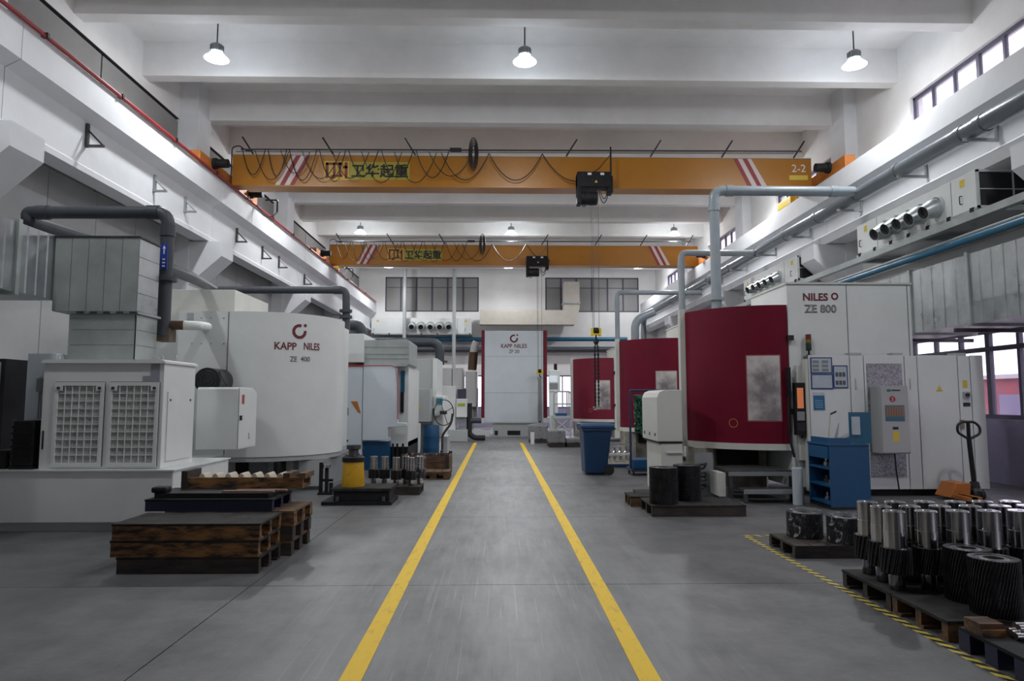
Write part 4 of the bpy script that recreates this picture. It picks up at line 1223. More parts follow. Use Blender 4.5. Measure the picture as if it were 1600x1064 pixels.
hw.cyl((hwc[0] - .08, hwc[1] + .1, hwc[2]), (hwc[0] + .05, hwc[1] - .05, hwc[2]), .05, 10).build('handwheel', steel_d, t, smooth=40)
MB().tube(bend([(X3(690), Y3 + .3, .1), (X3(690), Y3 + .3, .6), (X3(704), Y3 + .3, .9), (X3(706), Y3 + .3, 1.15)], .1), .03, 8).build('lever', steel_d, t)
B(X3(690), X3(697), Y3 + .5, Y3 + 1.5, 0, .55).build('bed', lgrey, t)
t = thing('coolant_drum', 'blue coolant drum with white pipe under the grey electrical cabinet', 'drum', (X3(672), Y3 + .2, 0))
p = (X3(672.5), Y3 + .25)
MB().lathe((p[0], p[1], 0), [(0, .0), (.20, .0), (.21, .02), (.21, .26), (.215, .28), (.21, .30), (.21, .56), (.215, .58), (.21, .60), (.21, .84), (.2, .86), (0, .86)], 28).build('drum_body', blue, t, smooth=30)
MB().tube(bend([(X3(655), Y3 - .1, .92), (X3(655), Y3 - .1, .17), (X3(628), Y3 - .1, .15)], .10), .055, 12).build('drain_pipe', white, t, smooth=40)
MB().lathe((0, 0, 0), [(0, -.24), (.09, -.2), (.13, -.1), (.13, .1), (.09, .2), (0, .24)], 18).xf(Matrix.Translation((X3(618), Y3 - .1, .16)) @ Matrix.Rotation(PI / 2, 4, 'Y')).build('float_pump', beige, t, smooth=40)
t = thing('tilted_tray', 'white tilted drip tray in front of the blue drum', 'tray', (X3(684), Y3 - .15, 0))
MB().prism([(X3(668), .0), (X3(694), .0), (X3(694), .15), (X3(668), .02)], 'y', Y3 - .3, Y3 - .05).build('tray_body', white_b, t)
B(X3(690), X3(694), Y3 - .3, Y3 - .05, .15, .25).build('tray_post', steel_d, t)

# far left machine by the end of the aisle
Y4 = 25.0
X4 = lambda px: at(px, 640, Y=Y4).x
Z4 = lambda py: at(710, py, Y=Y4).z
t = thing('control_machine', 'far white machine with screen panel at the aisle end, left side', 'machine', (X4(712), Y4 + 1, 0))
B(X4(698), X4(731), Y4 - .1, Y4 + 1.6, 0, Z4(671)).build('base', lgrey, t, bevel=.02)
B(X4(690), X4(712), Y4, Y4 + 1.6, Z4(672), Z4(603)).build('column', white, t, bevel=.02)
pn = B(X4(713), X4(730), Y4 - .15, Y4 + .6, Z4(652), Z4(623)).build('control_panel', white, t, bevel=.02)
B(X4(715), X4(727), Y4 - .155, Y4 - .15, Z4(635), Z4(630)).build('green_label', mat('lime', (.35, .42, .05), .5), pn)
B(X4(714), X4(728), Y4 + .1, Y4 + .6, Z4(623), Z4(608)).build('screen', mat('screen_dark', (.06, .05, .08), .3), t)
B(X4(712), X4(729), Y4 - .05, Y4 + .6, Z4(662), Z4(652)).build('shelf', mgrey, t)
MB().tube(bend([(X4(733), Y4 + .2, Z4(630)), (X4(733), Y4 + .2, .25), (X4(742), Y4 + .2, .12), (X4(758), Y4 + .2, .12)], .3), .10, 10).build('black_hose', rubber, t, smooth=40)
MB().tube([(X4(735), Y4 + .2, .75), (X4(752), Y4 + .2, .75)], .10, 8).build('black_hose', pvc, t, smooth=40)
Y5 = 30.0
X5 = lambda px: at(px, 600, Y=Y5).x
Z5 = lambda py: at(710, py, Y=Y5).z
t = thing('far_machine', 'row of far white cabinets with brown hose in front of the end wall', 'machine', (X5(705), Y5 + 1, 0))
B(X5(676), X5(706), Y5, Y5 + 2, 0, Z5(575)).build('cabinet', white, t, bevel=.02)
B(X5(707), X5(723), Y5 - .1, Y5 + 2, 0.9, Z5(575)).build('cabinet', white, t, bevel=.02)
B(X5(727), X5(745), Y5, Y5 + 2, 1.2, Z5(580)).build('cabinet', white, t, bevel=.02)
B(X5(676), X5(745), Y5 + .3, Y5 + 2, .75, Z5(606)).build('frame', lgrey, t)
MB().tube(bend([(X5(737), Y5 + .5, Z5(578)), (X5(739), Y5 + .5, Z5(548)), (X5(741), Y5 + .5, Z5(538)), (X5(744), Y5 + .5, Z5(533))], .4), .17, 12).build('white_hose', white, t, smooth=40)
MB().cyl((X5(737), Y5 + .5, Z5(577)), (X5(739), Y5 + .5, Z5(549)), .20, 14).build('brown_hose', brown_hose, t, smooth=40)
B(X5(680), X5(684), Y5 + .2, Y5 + .5, 0, .8).box(X5(735), X5(740), Y5 + .2, Y5 + .5, 0, 1.2).build('leg', lgrey, t)

# ================================================================ centre: white end machine
YC = 28.15
XC = lambda px: at(px, 600, Y=YC).x
ZCn = lambda py: at(800, py, Y=YC).z
t = thing('end_machine', 'tall white machine lettered ZP 20 with maroon edges at aisle end', 'machine', (XC(803), YC + 1.3, 0))
B(XC(757), XC(849), YC, YC + 2.6, ZCn(660), ZCn(517)).build('front_cover', white_b, t, bevel=.02)
for a, b in ((752, 757), (849.5, 855)):
    B(XC(a), XC(b), YC + .03, YC + 2.6, ZCn(653), ZCn(516)).build('corner_strip', maroon_f, t)
B(XC(751), XC(862), YC + .02, YC + 2.6, ZCn(661), ZCn(653)).build('sill', white, t)
for py in (557, 614): B(XC(757), XC(849), YC - .008, YC, ZCn(py), ZCn(py - .6)).build('cover_seam', lgrey, t)
B(XC(770), XC(832), YC + .1, YC + 2.4, 0, ZCn(661)).build('machine_base', lgrey, t)
for a, b in ((773, 778), (793, 813)): B(XC(a), XC(b), YC + .09, YC + .1, ZCn(680), ZCn(673)).build('fork_slot', iron, t)
B(XC(768), XC(845), YC + .05, YC + .12, ZCn(686), ZCn(683)).build('foot_plate', iron, t)
ring_logo(front(XC(803), YC, ZCn(529)), .17, logo_red, t)
lettering('KAPP', .26, front(XC(791.6), YC, ZCn(540.5)), logo_red, t, width=.46, bold=.004, height=.17)
lettering('NILES', .26, front(XC(813.5), YC, ZCn(540.5)), logo_red, t, width=.52, bold=.004, height=.17)
lettering('ZP', .2, front(XC(798.5), YC, ZCn(549)), inkgrey, t, width=.18, bold=.003, height=.14)
lettering('20', .2, front(XC(808), YC, ZCn(549)), inkgrey, t, width=.19, bold=.003, height=.14)
B(XC(733), XC(766), YC + .2, YC + .9, .0, .28).build('pipe_tray', white, t)

# ================================================================ right: maroon grinding machines
RM = 1.42


def grinder(label, dx, dy, full, mm):
    """maroon curved-door machine; the nearest one is built in full"""
    t = thing('gear_grinder', label, 'machine', (4.7 + dx, 12.4 + dy, 0), 'maroon machines')
    c = Vector((4.68 + dx, 12.32 + dy)); off = Vector((dx, dy))
    A = [math.radians(-90 - 75 * i / 20) for i in range(21)]
    outer = [(c.x + RM * math.cos(a), c.y + RM * math.sin(a)) for a in A]
    inner = [(c.x + (RM - .05) * math.cos(a), c.y + (RM - .05) * math.sin(a)) for a in reversed(A)]
    door = MB().prism(outer + inner, 'z', .80, 3.04).build('curved_door', mm, t, smooth=25)
    rim_o = [(c.x + (RM + .03) * math.cos(a), c.y + (RM + .03) * math.sin(a)) for a in A]
    MB().prism(rim_o + inner, 'z', .70, .80).build('door_rim', cream, t, smooth=25)
    core = [(c.x + (RM - .06) * math.cos(a), c.y + (RM - .06) * math.sin(a)) for a in A]
    MB().prism(core + [(4.15 + dx, 14.8 + dy), (4.9 + dx, 14.8 + dy)], 'z', .70, 2.98).build('work_housing', cream, t, smooth=25)
    e = outer[-1]
    MB().box(e[0] - .09, e[0] + .005, e[1] + .0, e[1] + .14, .70, 3.10).build('edge_strip', cream, t)
    # door window and round mark
    f = on_drum(c, RM, 0, 0) if 0 else None

    def arcpanel(name, a0, a1, z0, z1, r, m, parent, n=8):
        pts = [(c.x + r * math.cos(a0 + (a1 - a0) * i / n), c.y + r * math.sin(a0 + (a1 - a0) * i / n)) for i in range(n + 1)]
        pin = [(c.x + (r - .012) * math.cos(a0 + (a1 - a0) * i / n), c.y + (r - .012) * math.sin(a0 + (a1 - a0) * i / n)) for i in range(n, -1, -1)]
        return MB().prism(pts + pin, 'z', z0, z1).build(name, m, parent, smooth=25)
    h0 = cyl_hit(1168, 600, Vector((4.68, 12.32)), RM); h1 = cyl_hit(1219, 600, Vector((4.68, 12.32)), RM)
    a0 = math.atan2(h0.y - 12.32, h0.x - 4.68); a1 = math.atan2(h1.y - 12.32, h1.x - 4.68)
    zb, zt = cyl_hit(1195, 657, Vector((4.68, 12.32)), RM).z, cyl_hit(1195, 556, Vector((4.68, 12.32)), RM).z
    arcpanel('door_window', a0, a1, zb, zt, RM + .006, window_m, door)
    arcpanel('window_frame', a0 - .012, a1 + .012, zb - .018, zt + .018, RM + .003, mat('frame_red', (.30, .09, .09), .5), door)
    hm = cyl_hit(1146, 661, Vector((4.68, 12.32)), RM); am = math.atan2(hm.y - 12.32, hm.x - 4.68)
    vs = []; fs = []
    for i in range(24):
        for rr in (.062, .075):
            q = 2 * PI * i / 24; a = am + rr * math.cos(q) / RM
            vs.append((c.x + (RM + .003) * math.cos(a), c.y + (RM + .003) * math.sin(a), hm.z + rr * math.sin(q)))
    for i in range(24): fs.append((2 * i, 2 * i + 1, (2 * i + 3) % 48, (2 * i + 2) % 48))
    MB().add(vs, fs).build('round_mark', rust_orange, door)
    for zz in (1.28, 2.46): B(4.66 + dx, 4.76 + dx, 10.845 + dy, 10.90 + dy, zz, zz + .08).build('hinge', black, door)
    # tall white housing
    B(4.70 + dx, 6.74 + dx, 10.92 + dy, 12.5 + dy, .12, 3.38).build('tall_housing', white if full else cream, t, bevel=.01)
    B(4.68 + dx, 6.76 + dx, 10.90 + dy, 12.52 + dy, 3.38, 3.41).build('housing_lid', cream, t)
    # pedestal below the door
    B(3.6 + dx, 4.6 + dx, 11.75 + dy, 12.9 + dy, 0, .70).build('pedestal', dirty, t)
    B(3.75 + dx, 4.45 + dx, 11.70 + dy, 11.76 + dy, .40, .69).build('chip_opening', iron, t)
    B(3.34 + dx, 3.62 + dx, 11.5 + dy, 12.2 + dy, 0, .70).build('pedestal_foot', dirty, t)
    return t


window_m = mat('smudged_window', (0.74, 0.69, 0.67), 0.25, 0.35, col2=(0.26, 0.23, 0.24), scale=1.8, lo=.36, hi=.62, bump=.08, bscale=60)
g1 = grinder('nearest maroon curved-door machine with tall white housing lettered ZE 800', 0, 0, True, maroon)
g2 = grinder('middle maroon curved-door machine behind the white chip box', -.12, 5.9, False, maroon)
g3 = grinder('farthest maroon curved-door machine behind the blue wheelie bin', -.45, 14.0, False, maroon_f)

YF = 10.92
XF = lambda px: at(px, 480, Y=YF).x
ZF = lambda py: at(1300, py, Y=YF).z
lettering('NILES', .2, front(at(1274, 464, Y=YF).x, YF, at(1274, 464, Y=YF).z), logo_red, g1, width=.41, bold=.005)
oc = at(1304, 463, Y=YF)
MB().add([(oc.x + rr * math.cos(2 * PI * i / 24), YF - .004, oc.z + rr * math.sin(2 * PI * i / 24)) for i in range(24) for rr in (.034, .060)], [(2 * i, 2 * i + 1, (2 * i + 3) % 48, (2 * i + 2) % 48) for i in range(24)]).build('ring_emblem', logo_red, g1)
lettering('ZE 800', .2, front(at(1281.5, 482.5, Y=YF).x, YF, at(1281, 482.5, Y=YF).z), inkgrey, g1, width=.53, outline=.005)
xs_ = XF(1323); B(xs_ - .004, xs_ + .004, YF - .006, YF, 2.2, 3.37).build('panel_seam', seam, g1)
xs_ = XF(1418); B(xs_ - .004, xs_ + .004, YF - .006, YF, 2.2, 3.37).build('panel_seam', seam, g1)
# lower cabinets in front of the housing
cab = thing('control_cabinet', 'row of white control cabinet doors in front of the tall housing', 'cabinet', (6.5, 10.8, 0))
YK = 10.72
XK = lambda px: at(px, 650, Y=YK).x
ZK = lambda py: at(1400, py, Y=YK).z
edges = [1266, 1331, 1353, 1417, 1437, 1500.5, 1520, 1541]
body_x0, body_x1 = XK(1266), XK(1541)
B(body_x0 + .005, body_x1 - .005, YK + .02, 10.90, .10, 2.20).build('cabinet_body', seam, cab)
B(6.78, body_x1, 10.91, 12.3, .10, 2.20).build('rear_body', cream, cab)
B(body_x0 + .06, body_x1 - .05, YK + .08, 10.9, 0, .10).build('plinth', iron, cab)
doors = []
for i in range(7):
    x0, x1 = XK(edges[i]) + .006, XK(edges[i + 1]) - .006
    doors.append(B(x0, x1, YK, YK + .02, .11, 2.21 - (.0 if i % 2 == 0 else .01)).build('cabinet_door', white, cab, bevel=.004))
for a, b in ((1333, 1352), (1401, 1417), (1497, 1517)):
    B(XK(a), XK(b), YK + .03, YK + .18, 2.20, 2.25).build('top_bracket', lgrey, cab)
MB().prism([(XK(1465), ZK(611)), (XK(1475), ZK(611)), (XK(1470), ZK(602))], 'y', YK - .004, YK).build('warning_triangle', label_y, doors[4])
B(XK(1507), XK(1514), YK - .004, YK, ZK(606), ZK(594)).build('yellow_label', label_y, doors[5])
B(XK(1506), XK(1516), YK - .03, YK, ZK(622), ZK(612)).build('main_switch', lgrey, doors[5])
MB().cyl((XK(1511), YK - .06, ZK(617)), (XK(1511), YK - .03, ZK(617)), .03, 12).build('switch_knob', black, doors[5])
B(XK(1506), XK(1517), YK - .005, YK, ZK(635), ZK(629)).build('name_plate', black, doors[5])
B(XK(1499), XK(1505), YK - .02, YK, ZK(670), ZK(656)).build('latch_plate', mat('latch_brown', (.2, .17, .13), .5), doors[4])
for px in (1342, 1427):
    MB().tube(bend([(XK(px - 3), YK, ZK(592)), (XK(px - 3), YK - .012, ZK(592)), (XK(px - 3), YK - .012, ZK(608)), (XK(px - 3), YK, ZK(608))], .01), .006, 6).build('handle', lgrey, doors[1 if px < 1400 else 3])
B(XK(1357), XK(1412), YK - .012, YK, ZK(745), ZK(568)).build('speckled_plate', mat('speckle', (.40, .40, .43), .4, .5, col2=(.22, .22, .24), scale=40, lo=.45, hi=.55), doors[2])
# operator station on the cabinet's left flank
xs_ = body_x0
op = B(4.775, xs_ - .005, YK + .12, YK + .185, .55, 2.05).box(xs_ - .05, xs_ - .005, YK, YK + .12, .08, 2.15).build('operator_column', cream, cab)
hm_ = B(xs_ - .215, xs_ - .055, YK + .03, YK + .12, ZK(680), ZK(598)).build('operator_panel', iron, cab)
B(xs_ - .185, xs_ - .085, YK + .025, YK + .03, ZK(638), ZK(606)).build('screen', screen_orange, hm_)
B(xs_ - .195, xs_ - .075, YK + .025, YK + .03, ZK(657), ZK(643)).build('keypad', mgrey, hm_)
B(xs_ - .195, xs_ - .075, YK + .025, YK + .03, ZK(674), ZK(661)).build('keypad', black, hm_)
B(xs_ - .31, xs_ - .26, YK + .06, YK + .14, 1.55, 2.02).build('hand_unit', iron, cab)
MB().tube(bend([(xs_ - .285, YK + .1, 1.56), (xs_ - .31, YK + .1, .95), (xs_ - .23, YK + .1, .60)], .2), .018, 6).build('coiled_cable', black, cab)
B(xs_ - .10, xs_ - .05, YK + .05, YK + .12, .9, 1.0).build('lock', steel_d, cab)
st = thing('signal_tower', 'red yellow and green signal tower on the white control cabinet', 'signal light', (XK(1273), YK + .12, 2.21))
MB().cyl((XK(1273), YK + .12, 2.21), (XK(1273), YK + .12, 2.29), .018, 10).cyl((XK(1273), YK + .12, 2.21), (XK(1273), YK + .12, 2.225), .04, 12).build('stem', black, st)
for i, (m, h) in enumerate(((black, .05), (mat('lens_green', (.01, .05, .03), .3), .075), (mat('lens_amber', (.25, .12, .02), .3), .06), (mat('lens_red', (.14, .02, .015), .3), .08))):
    z = 2.29 + sum((.05, .075, .06, .08)[:i])
    MB().cyl((XK(1273), YK + .12, z), (XK(1273), YK + .12, z + h - .003), .043, 16).build(['holder', 'green_lens', 'amber_lens', 'red_lens'][i], m, st, smooth=40)


def notice(label, a, b, c, d, style):
    p = thing('notice', label, 'notice', (XK((a + b) / 2), YK - .003, ZK(d)), 'notices on the white cabinet')
    x0, x1, z0, z1 = XK(a), XK(b), ZK(d), ZK(c)
    fm_ = mat('frame_blue', (.03, .06, .20), .5)
    if style != 'pouch':
        B(x0, x1, YK - .010, YK - .001, z0, z1).build('frame', fm_, p)
        B(x0 + .018, x1 - .018, YK - .012, YK - .010, z0 + .018, z1 - .018).build('sheet', paper, p)
        if style == 'photos':
            for i in range(3):
                for j in range(2):
                    xx = x0 + .03 + j * (x1 - x0 - .06) * .52; zz = z0 + .03 + i * (z1 - z0 - .06) / 3
                    B(xx, xx + (x1 - x0 - .06) * .36, YK - .0135, YK - .012, zz, zz + (z1 - z0) * .18).build('printed_block', mgrey, p)
        if style == 'photos2':
            for i in range(2):
                for j in range(3):
                    xx = x0 + .035 + j * (x1 - x0 - .07) * .34; zz = z0 + .05 + i * .13
                    B(xx, xx + .045, YK - .0135, YK - .012, zz, zz + .07).build('printed_block', inkgrey, p)
    else:
        B(x0, x1, YK - .012, YK - .001, z0, z1).build('pouch', mat('pouch_blue', (.02, .14, .30), .4, var=.3, scale=12), p)
        B(x0, x1, YK - .014, YK - .002, z1, z1 + .05).build('pouch_header', paper, p)
        for i in range(4): B(x0 + .02, x1 - .03, YK - .014, YK - .012, z0 + .03 + i * .035, z0 + .045 + i * .035).build('printed_line', mat('print_blue', (.15, .35, .5), .5), p)
    return p


notice('upper blue-framed notice with rows of pictures on white cabinet', 1269, 1303, 558.5, 583.5, 'photos')
notice('plain blue-framed notice below the picture notice', 1269, 1303.5, 584.5, 608, 'plain')
notice('right blue-framed notice with dark picture grid', 1304, 1327, 571, 606.5, 'photos2')
notice('bright blue document pouch under the notices', 1272, 1289, 618, 640, 'pouch')
# grey display box on the speckled plate
YB = 10.42
XB_ = lambda px: at(px, 650, Y=YB).x
ZB_ = lambda py: at(1398, py, Y=YB).z
bx = thing('display_box', 'light grey wall box with screen and red number 2 on white cabinet', 'electrical box', (XB_(1398), YB + .1, ZB_(709)))
B(XB_(1376), XB_(1420.5), YB, YK - .015, ZB_(709), ZB_(603)).build('box_body', mat('box_grey', (.36, .36, .36), .45), bx, bevel=.008)
B(XB_(1377.5), XB_(1419), YB - .008, YB, ZB_(707), ZB_(605)).build('box_door', mat('box_grey2', (.42, .42, .42), .45), bx)
s = B(XB_(1383), XB_(1413), YB - .012, YB - .008, ZB_(658), ZB_(633)).build('screen', mat('screen_face', (.10, .16, .18), .2), bx)
for i in range(7): B(XB_(1385 + i * 4), XB_(1387.2 + i * 4), YB - .014, YB - .012, ZB_(651), ZB_(635)).build('bar_graph', mat('bar_orange', (.36, .15, .06), .4), s)
B(XB_(1384), XB_(1412), YB - .0135, YB - .012, ZB_(657), ZB_(652)).build('blue_bar', mat('bar_blue', (.02, .15, .22), .4), s)
rc = MB().cyl((XB_(1395), YB - .012, ZB_(623.5)), (XB_(1395), YB - .008, ZB_(623.5)), .045, 24).build('red_disc', mat('disc_red', (.36, .02, .03), .4), bx)
lettering('2', .08, front(XB_(1395), YB - .012, ZB_(623.5)), pure_w, rc, width=.03)
B(XB_(1393.5), XB_(1402.5), YB - .011, YB - .008, ZB_(671), ZB_(667)).build('black_label', black, bx)
B(XB_(1393.5), XB_(1403), YB - .011, YB - .008, ZB_(690), ZB_(674)).build('yellow_label', label_y, bx)
B(XB_(1387), XB_(1393), YB - .011, YB - .008, ZB_(612), ZB_(608)).build('green_mark', mat('mark_green', (.02, .22, .14), .4), bx)
B(XB_(1394), XB_(1408), YB - .011, YB - .008, ZB_(611), ZB_(608.5)).build('brand_bar', inkgrey, bx)
MB().tube([(XB_(1404), YB + .15, ZB_(709)), (XB_(1405), YB + .15, ZB_(735)), (XB_(1410), YB + .18, ZB_(768))], .012, 6).build('cable', black, bx)

# step platform, white tube
t = thing('step_platform', 'dark steel step platform under the nearest maroon machine', 'platform', (4.0, 10.6, 0))
YS = 10.35
XS = lambda px: at(px, 760, Y=YS).x
xa, xb = XS(1140), XS(1240)
B(xa, xb, YS + .02, YS + .75, .40, .44).build('upper_tread', steel_d, t)
B(xa, xb, YS, YS + .04, .36, .42).build('upper_rail', mgrey, t)
B(xa + .1, xb, YS - .32, YS - .02, .16, .20).build('lower_tread', steel_d, t)
B(xa + .1, xb, YS - .36, YS - .32, .14, .20).build('lower_rail', mgrey, t)
for xx, yy, h in ((xa, YS, .36), (xb - .05, YS, .36), (xa, YS + .7, .40), (xa + .1, YS - .34, .14), (xb - .05, YS - .34, .14)):
    B(xx, xx + .05, yy, yy + .05, 0, h).build('leg', steel_d, t)
B(xa - .14, xa - .04, YS + .05, YS + .5, .05, .40).build('side_plate', cream, t)
MB().cyl(((xa + xb) / 2 + .1, YS + .02, .2), ((xa + xb) / 2 + .1, YS + .02, .36), .012, 8).build('strut', galv_d, t)
t = thing('cable_tangle', 'tangle of black valves and hoses left of the step platform', 'hoses', (3.25, 10.9, 0))
rr = random.Random(3)
for i in range(7):
    z = .10 + i * .06
    MB().tube(bend([(3.05 + rr.random() * .1, 10.75 + rr.random() * .2, z), (3.14 + rr.random() * .08, 10.6, z + .05), (3.22 + rr.random() * .07, 10.8, z + .1 * rr.random())], .06), .018, 6).build('hose', black if i % 2 else steel_d, t)
B(3.12, 3.40, 10.86, 10.95, 0, .66).build('valve_plate', mgrey, t)
p = at(1247.5, 789, Z=0)
tag(MB().lathe((p.x, p.y, 0), [(0, .002), (.068, 0), (.072, .005), (.072, .525), (.066, .53), (.05, .53), (.05, .42), (0, .42)], 28).build('paper_roll', mat('roll_white', (.50, .56, .60), .5, var=.08), smooth=30),
    'white upright roll standing by the step platform', 'roll')

# white chip box beside the near machine
t = thing('chip_box', 'rounded white box on a white stand left of the nearest maroon machine', 'machine box', (2.85, 11.5, 0))
x0, x1 = at(1027, 650, Y=11.0).x, at(1066, 650, Y=11.0).x
za, zb = at(1027, 690, Y=11.0).z, at(1027, 609, Y=11.0).z
MB().prism([(x0, za), (x1, za), (x1, zb), (x0 + .12, zb), (x0 + .04, zb - .035), (x0, zb - .12)], 'y', 11.0, 12.15).build('upper_box', cream, t, bevel=.01)
B(x0 + .02, x1, 11.02, 12.1, za - .03, za).build('joint', black, t)
B(x0 + .06, x1, 11.03, 12.1, 0, za - .03).build('stand', cream, t, bevel=.008)
B(x0 + .14, x1, 11.0, 11.04, at(1030, 706, Y=11).z - .02, at(1030, 706, Y=11).z).build('drip_ledge', white, t)
for yy in (11.15, 11.55, 11.95): B(x0 - .012, x0, yy, yy + .03, za + .08, za + .13).build('clip', steel_d, t)

# blue wheelie bin
p = at(934, 743, Z=0)
t = thing('wheelie_bin', 'blue plastic wheelie bin standing beside the right aisle line', 'bin', (p.x, p.y + .3, 0))
bm_ = MB()
w0, w1, d0, d1, hb = .22, .27, .25, .29, .93
vs = [(-w0, -d0, .03), (w0, -d0, .03), (w0, d0 - .06, .03), (-w0, d0 - .06, .03), (-w1, -d1, hb), (w1, -d1, hb), (w1, d1, hb), (-w1, d1, hb)]
bm_.add(vs, [(3, 2, 1, 0), (4, 5, 6, 7), (0, 1, 5, 4), (1, 2, 6, 5), (2, 3, 7, 6), (3, 0, 4, 7)]).build('bin_body', blue_pl, t, bevel=.03, local=True)
B(-w1 - .03, w1 + .03, -d1 - .03, d1 + .03, hb - .05, hb).build('rim', blue_pl, t, bevel=.012, local=True)
MB().prism([(-w1 - .045, hb), (w1 + .045, hb), (w1 + .04, hb + .06), (w1 - .05, hb + .10), (-w1 + .05, hb + .10), (-w1 - .04, hb + .06)], 'y', -d1 - .05, d1 + .05).build('lid', blue_pl, t, bevel=.015, local=True)
B(-.10, .10, -d1 - .06, -d1 + .05, hb + .06, hb + .09).build('lid_grip', blue_pl, t, bevel=.01, local=True)
MB().cyl((-w1, d1 + .07, hb - .01), (w1, d1 + .07, hb - .01), .016, 8).build('handle_bar', blue_pl, t, local=True)
for s in (-1, 1):
    wh = MB().cyl((s * .20, d0 - .02, .10), (s * .255, d0 - .02, .10), .10, 20).build('wheel', rubber, t, smooth=40, local=True)
    MB().cyl((s * .256, d0 - .02, .10), (s * .262, d0 - .02, .10), .05, 14).build('hub', black, wh, smooth=40, local=True)
MB().cyl((-.2, d0 - .02, .10), (.2, d0 - .02, .10), .012, 8).build('axle', steel_d, t, local=True)
t.rotation_euler = (0, 0, math.radians(-87))

# blue trolley with green hoses
p = at(986, 742, Z=0); YT = p.y
t = thing('hose_trolley', 'blue tube-frame trolley hung with green hoses behind the white box', 'trolley', (p.x + .35, YT + .2, 0))
navy = mat('navy_frame', (.02, .03, .10), .45)
xl, xr_ = p.x, p.x + .75
zt_ = at(986, 610, Y=YT).z
MB().tube(bend([(xl, YT, .09), (xl, YT, zt_), (xr_, YT, zt_), (xr_, YT, .09)], .03), .022, 8).build('frame', navy, t)
B(xl - .02, xr_ + .02, YT - .18, YT + .4, .08, .13).build('base_frame', navy, t)
B(xl + .03, xr_, YT - .15, YT + .35, .13, .32).build('blue_tray', blue, t, bevel=.02)
for xx in (xl + .03, xr_ - .03):
    for yy in (YT - .13, YT + .35): MB().cyl((xx - .015, yy, .042), (xx + .015, yy, .042), .042, 12).build('caster', rubber, t, smooth=40)
rr = random.Random(5)
zg1, zg0 = at(1000, 618, Y=YT).z, at(1000, 680, Y=YT).z
for i in range(9):
    xx = xl + .10 + .17 * rr.random(); n = 14
    MB().tube([(xx + .02 * math.sin(k * 1.3 + i), YT - .06 + .03 * math.cos(k * 1.7 + i), zg1 + (zg0 - zg1) * k / n * (1 - .1 * rr.random())) for k in range(n + 1)], .022, 6).build('green_hose', green, t)
MB().cyl((xl + .05, YT - .05, zg1), (xl + .35, YT - .05, zg1), .015, 8).build('hose_hook', steel_d, t)

# parts rack below the middle machine
p = at(960, 722, Z=0); YR = 15.4
XRk = lambda px: at(px, 700, Y=YR).x
ZRk = lambda py: at(970, py, Y=YR).z
t = thing('parts_rack', 'low steel rack with two shelves below the middle maroon machine', 'rack', (XRk(970), YR + .2, 0))
for py in (723, 709): B(XRk(948), XRk(988), YR, YR + .4, ZRk(py) - .03, ZRk(py)).build('shelf', cream, t)
B(XRk(948), XRk(988), YR, YR + .03, ZRk(695), ZRk(693)).build('top_rail', galv_d, t)
for px in (948, 987): B(XRk(px), XRk(px) + .03, YR, YR + .03, 0, ZRk(693)).build('post', galv_d, t)
B(XRk(948), XRk(988), YR + .02, YR + .4, 0.02, .08).build('blue_base', blue, t)
k = 0
for py in (723, 709):
    for i in range(4):
        k += 1
        q = thing('machined_part', 'small pale turned part on the %s rack shelf, %s from the left' % ('lower' if py == 723 else 'upper', ['first', 'second', 'third', 'fourth'][i]), 'machine part', (XRk(953 + i * 9), YR + .15, ZRk(py)), 'turned parts on the rack')
        MB().lathe((0, 0, 0), [(0, 0), (.055, 0), (.055, .03), (.025, .05), (.025, .10), (.04, .11), (.04, .13), (0, .13)], 14).build('part_body', beige if py == 723 else steel, q, smooth=30, local=True)

# gear stacks on pallets in front of the near machine
pl = pallet('dark pallet carrying two stacks of black gears in the right aisle', (2.60, 9.28, 0), 1.22, .72, m=wood_d, mt=wood_top)
pallet('smaller empty pallet behind the gear pallet', (2.35, 9.98, 0), .95, .45, m=wood, mt=wood_top)
pallet('black steel skid at the foot of the hose trolley', (2.55, 11.3 - .75, 0), .9, .32, h=.12, m=iron, mt=iron, name='steel_skid', group='wooden pallets')
for nm, px, Yg in (('left', 1037, 9.12), ('right', 1074, 9.42)):
    xx = at(px, 770, Y=Yg).x
    for i in range(3):
        ring_gear('%s gear of the %s black stack on the pallet by the maroon machine' % (['bottom', 'middle', 'top'][i], nm), (xx, Yg, .144 + i * .158), .185, .155, 'stacked black gears', rotz=i * .3)

# tool cabinet
c0 = at(1300, 797, Z=0)
t = thing('tool_cabinet', 'blue steel tool cabinet with open shelves beside the white cabinet', 'cabinet', (c0.x + .25, c0.y + .4, 0))
tx0, ty0 = c0.x, c0.y; tx1 = at(1362, 795, Y=ty0).x; ty1 = ty0 + .66
ztop = at(1300, 697, Y=ty0).z
B(tx0, tx1, ty0, ty0 + .03, .04, ztop).build('front_panel', blue, t)
B(tx0, tx1, ty1 - .03, ty1, .04, ztop).build('rear_panel', blue, t)
B(tx1 - .03, tx1, ty0 + .03, ty1 - .03, .04, ztop).build('back_panel', blue, t)
B(tx0 - .01, tx1, ty0 - .01, ty1 + .01, ztop, ztop + .03).build('top', blue, t, bevel=.006)
for zz in (.06, .30, .54): B(tx0, tx1 - .03, ty0 + .03, ty1 - .03, zz, zz + .025).build('shelf', blue, t)
B(tx0 - .012, tx0, ty0 + .03, ty1 - .03, ztop - .18, ztop - .01).build('drawer_front', blue, t)
B(tx0, tx1, ty0, ty1, 0, .04).build('foot', black, t)
zbk = at(1340, 644, Y=ty1).z
ybd = ty0 + .10; zbk = at(1340, 644, Y=ybd).z
B(at(1327, 660, Y=ybd).x, at(1361, 660, Y=ybd).x, ybd, ybd + .02, ztop + .03, zbk).build('back_board', blue_pipe, t)
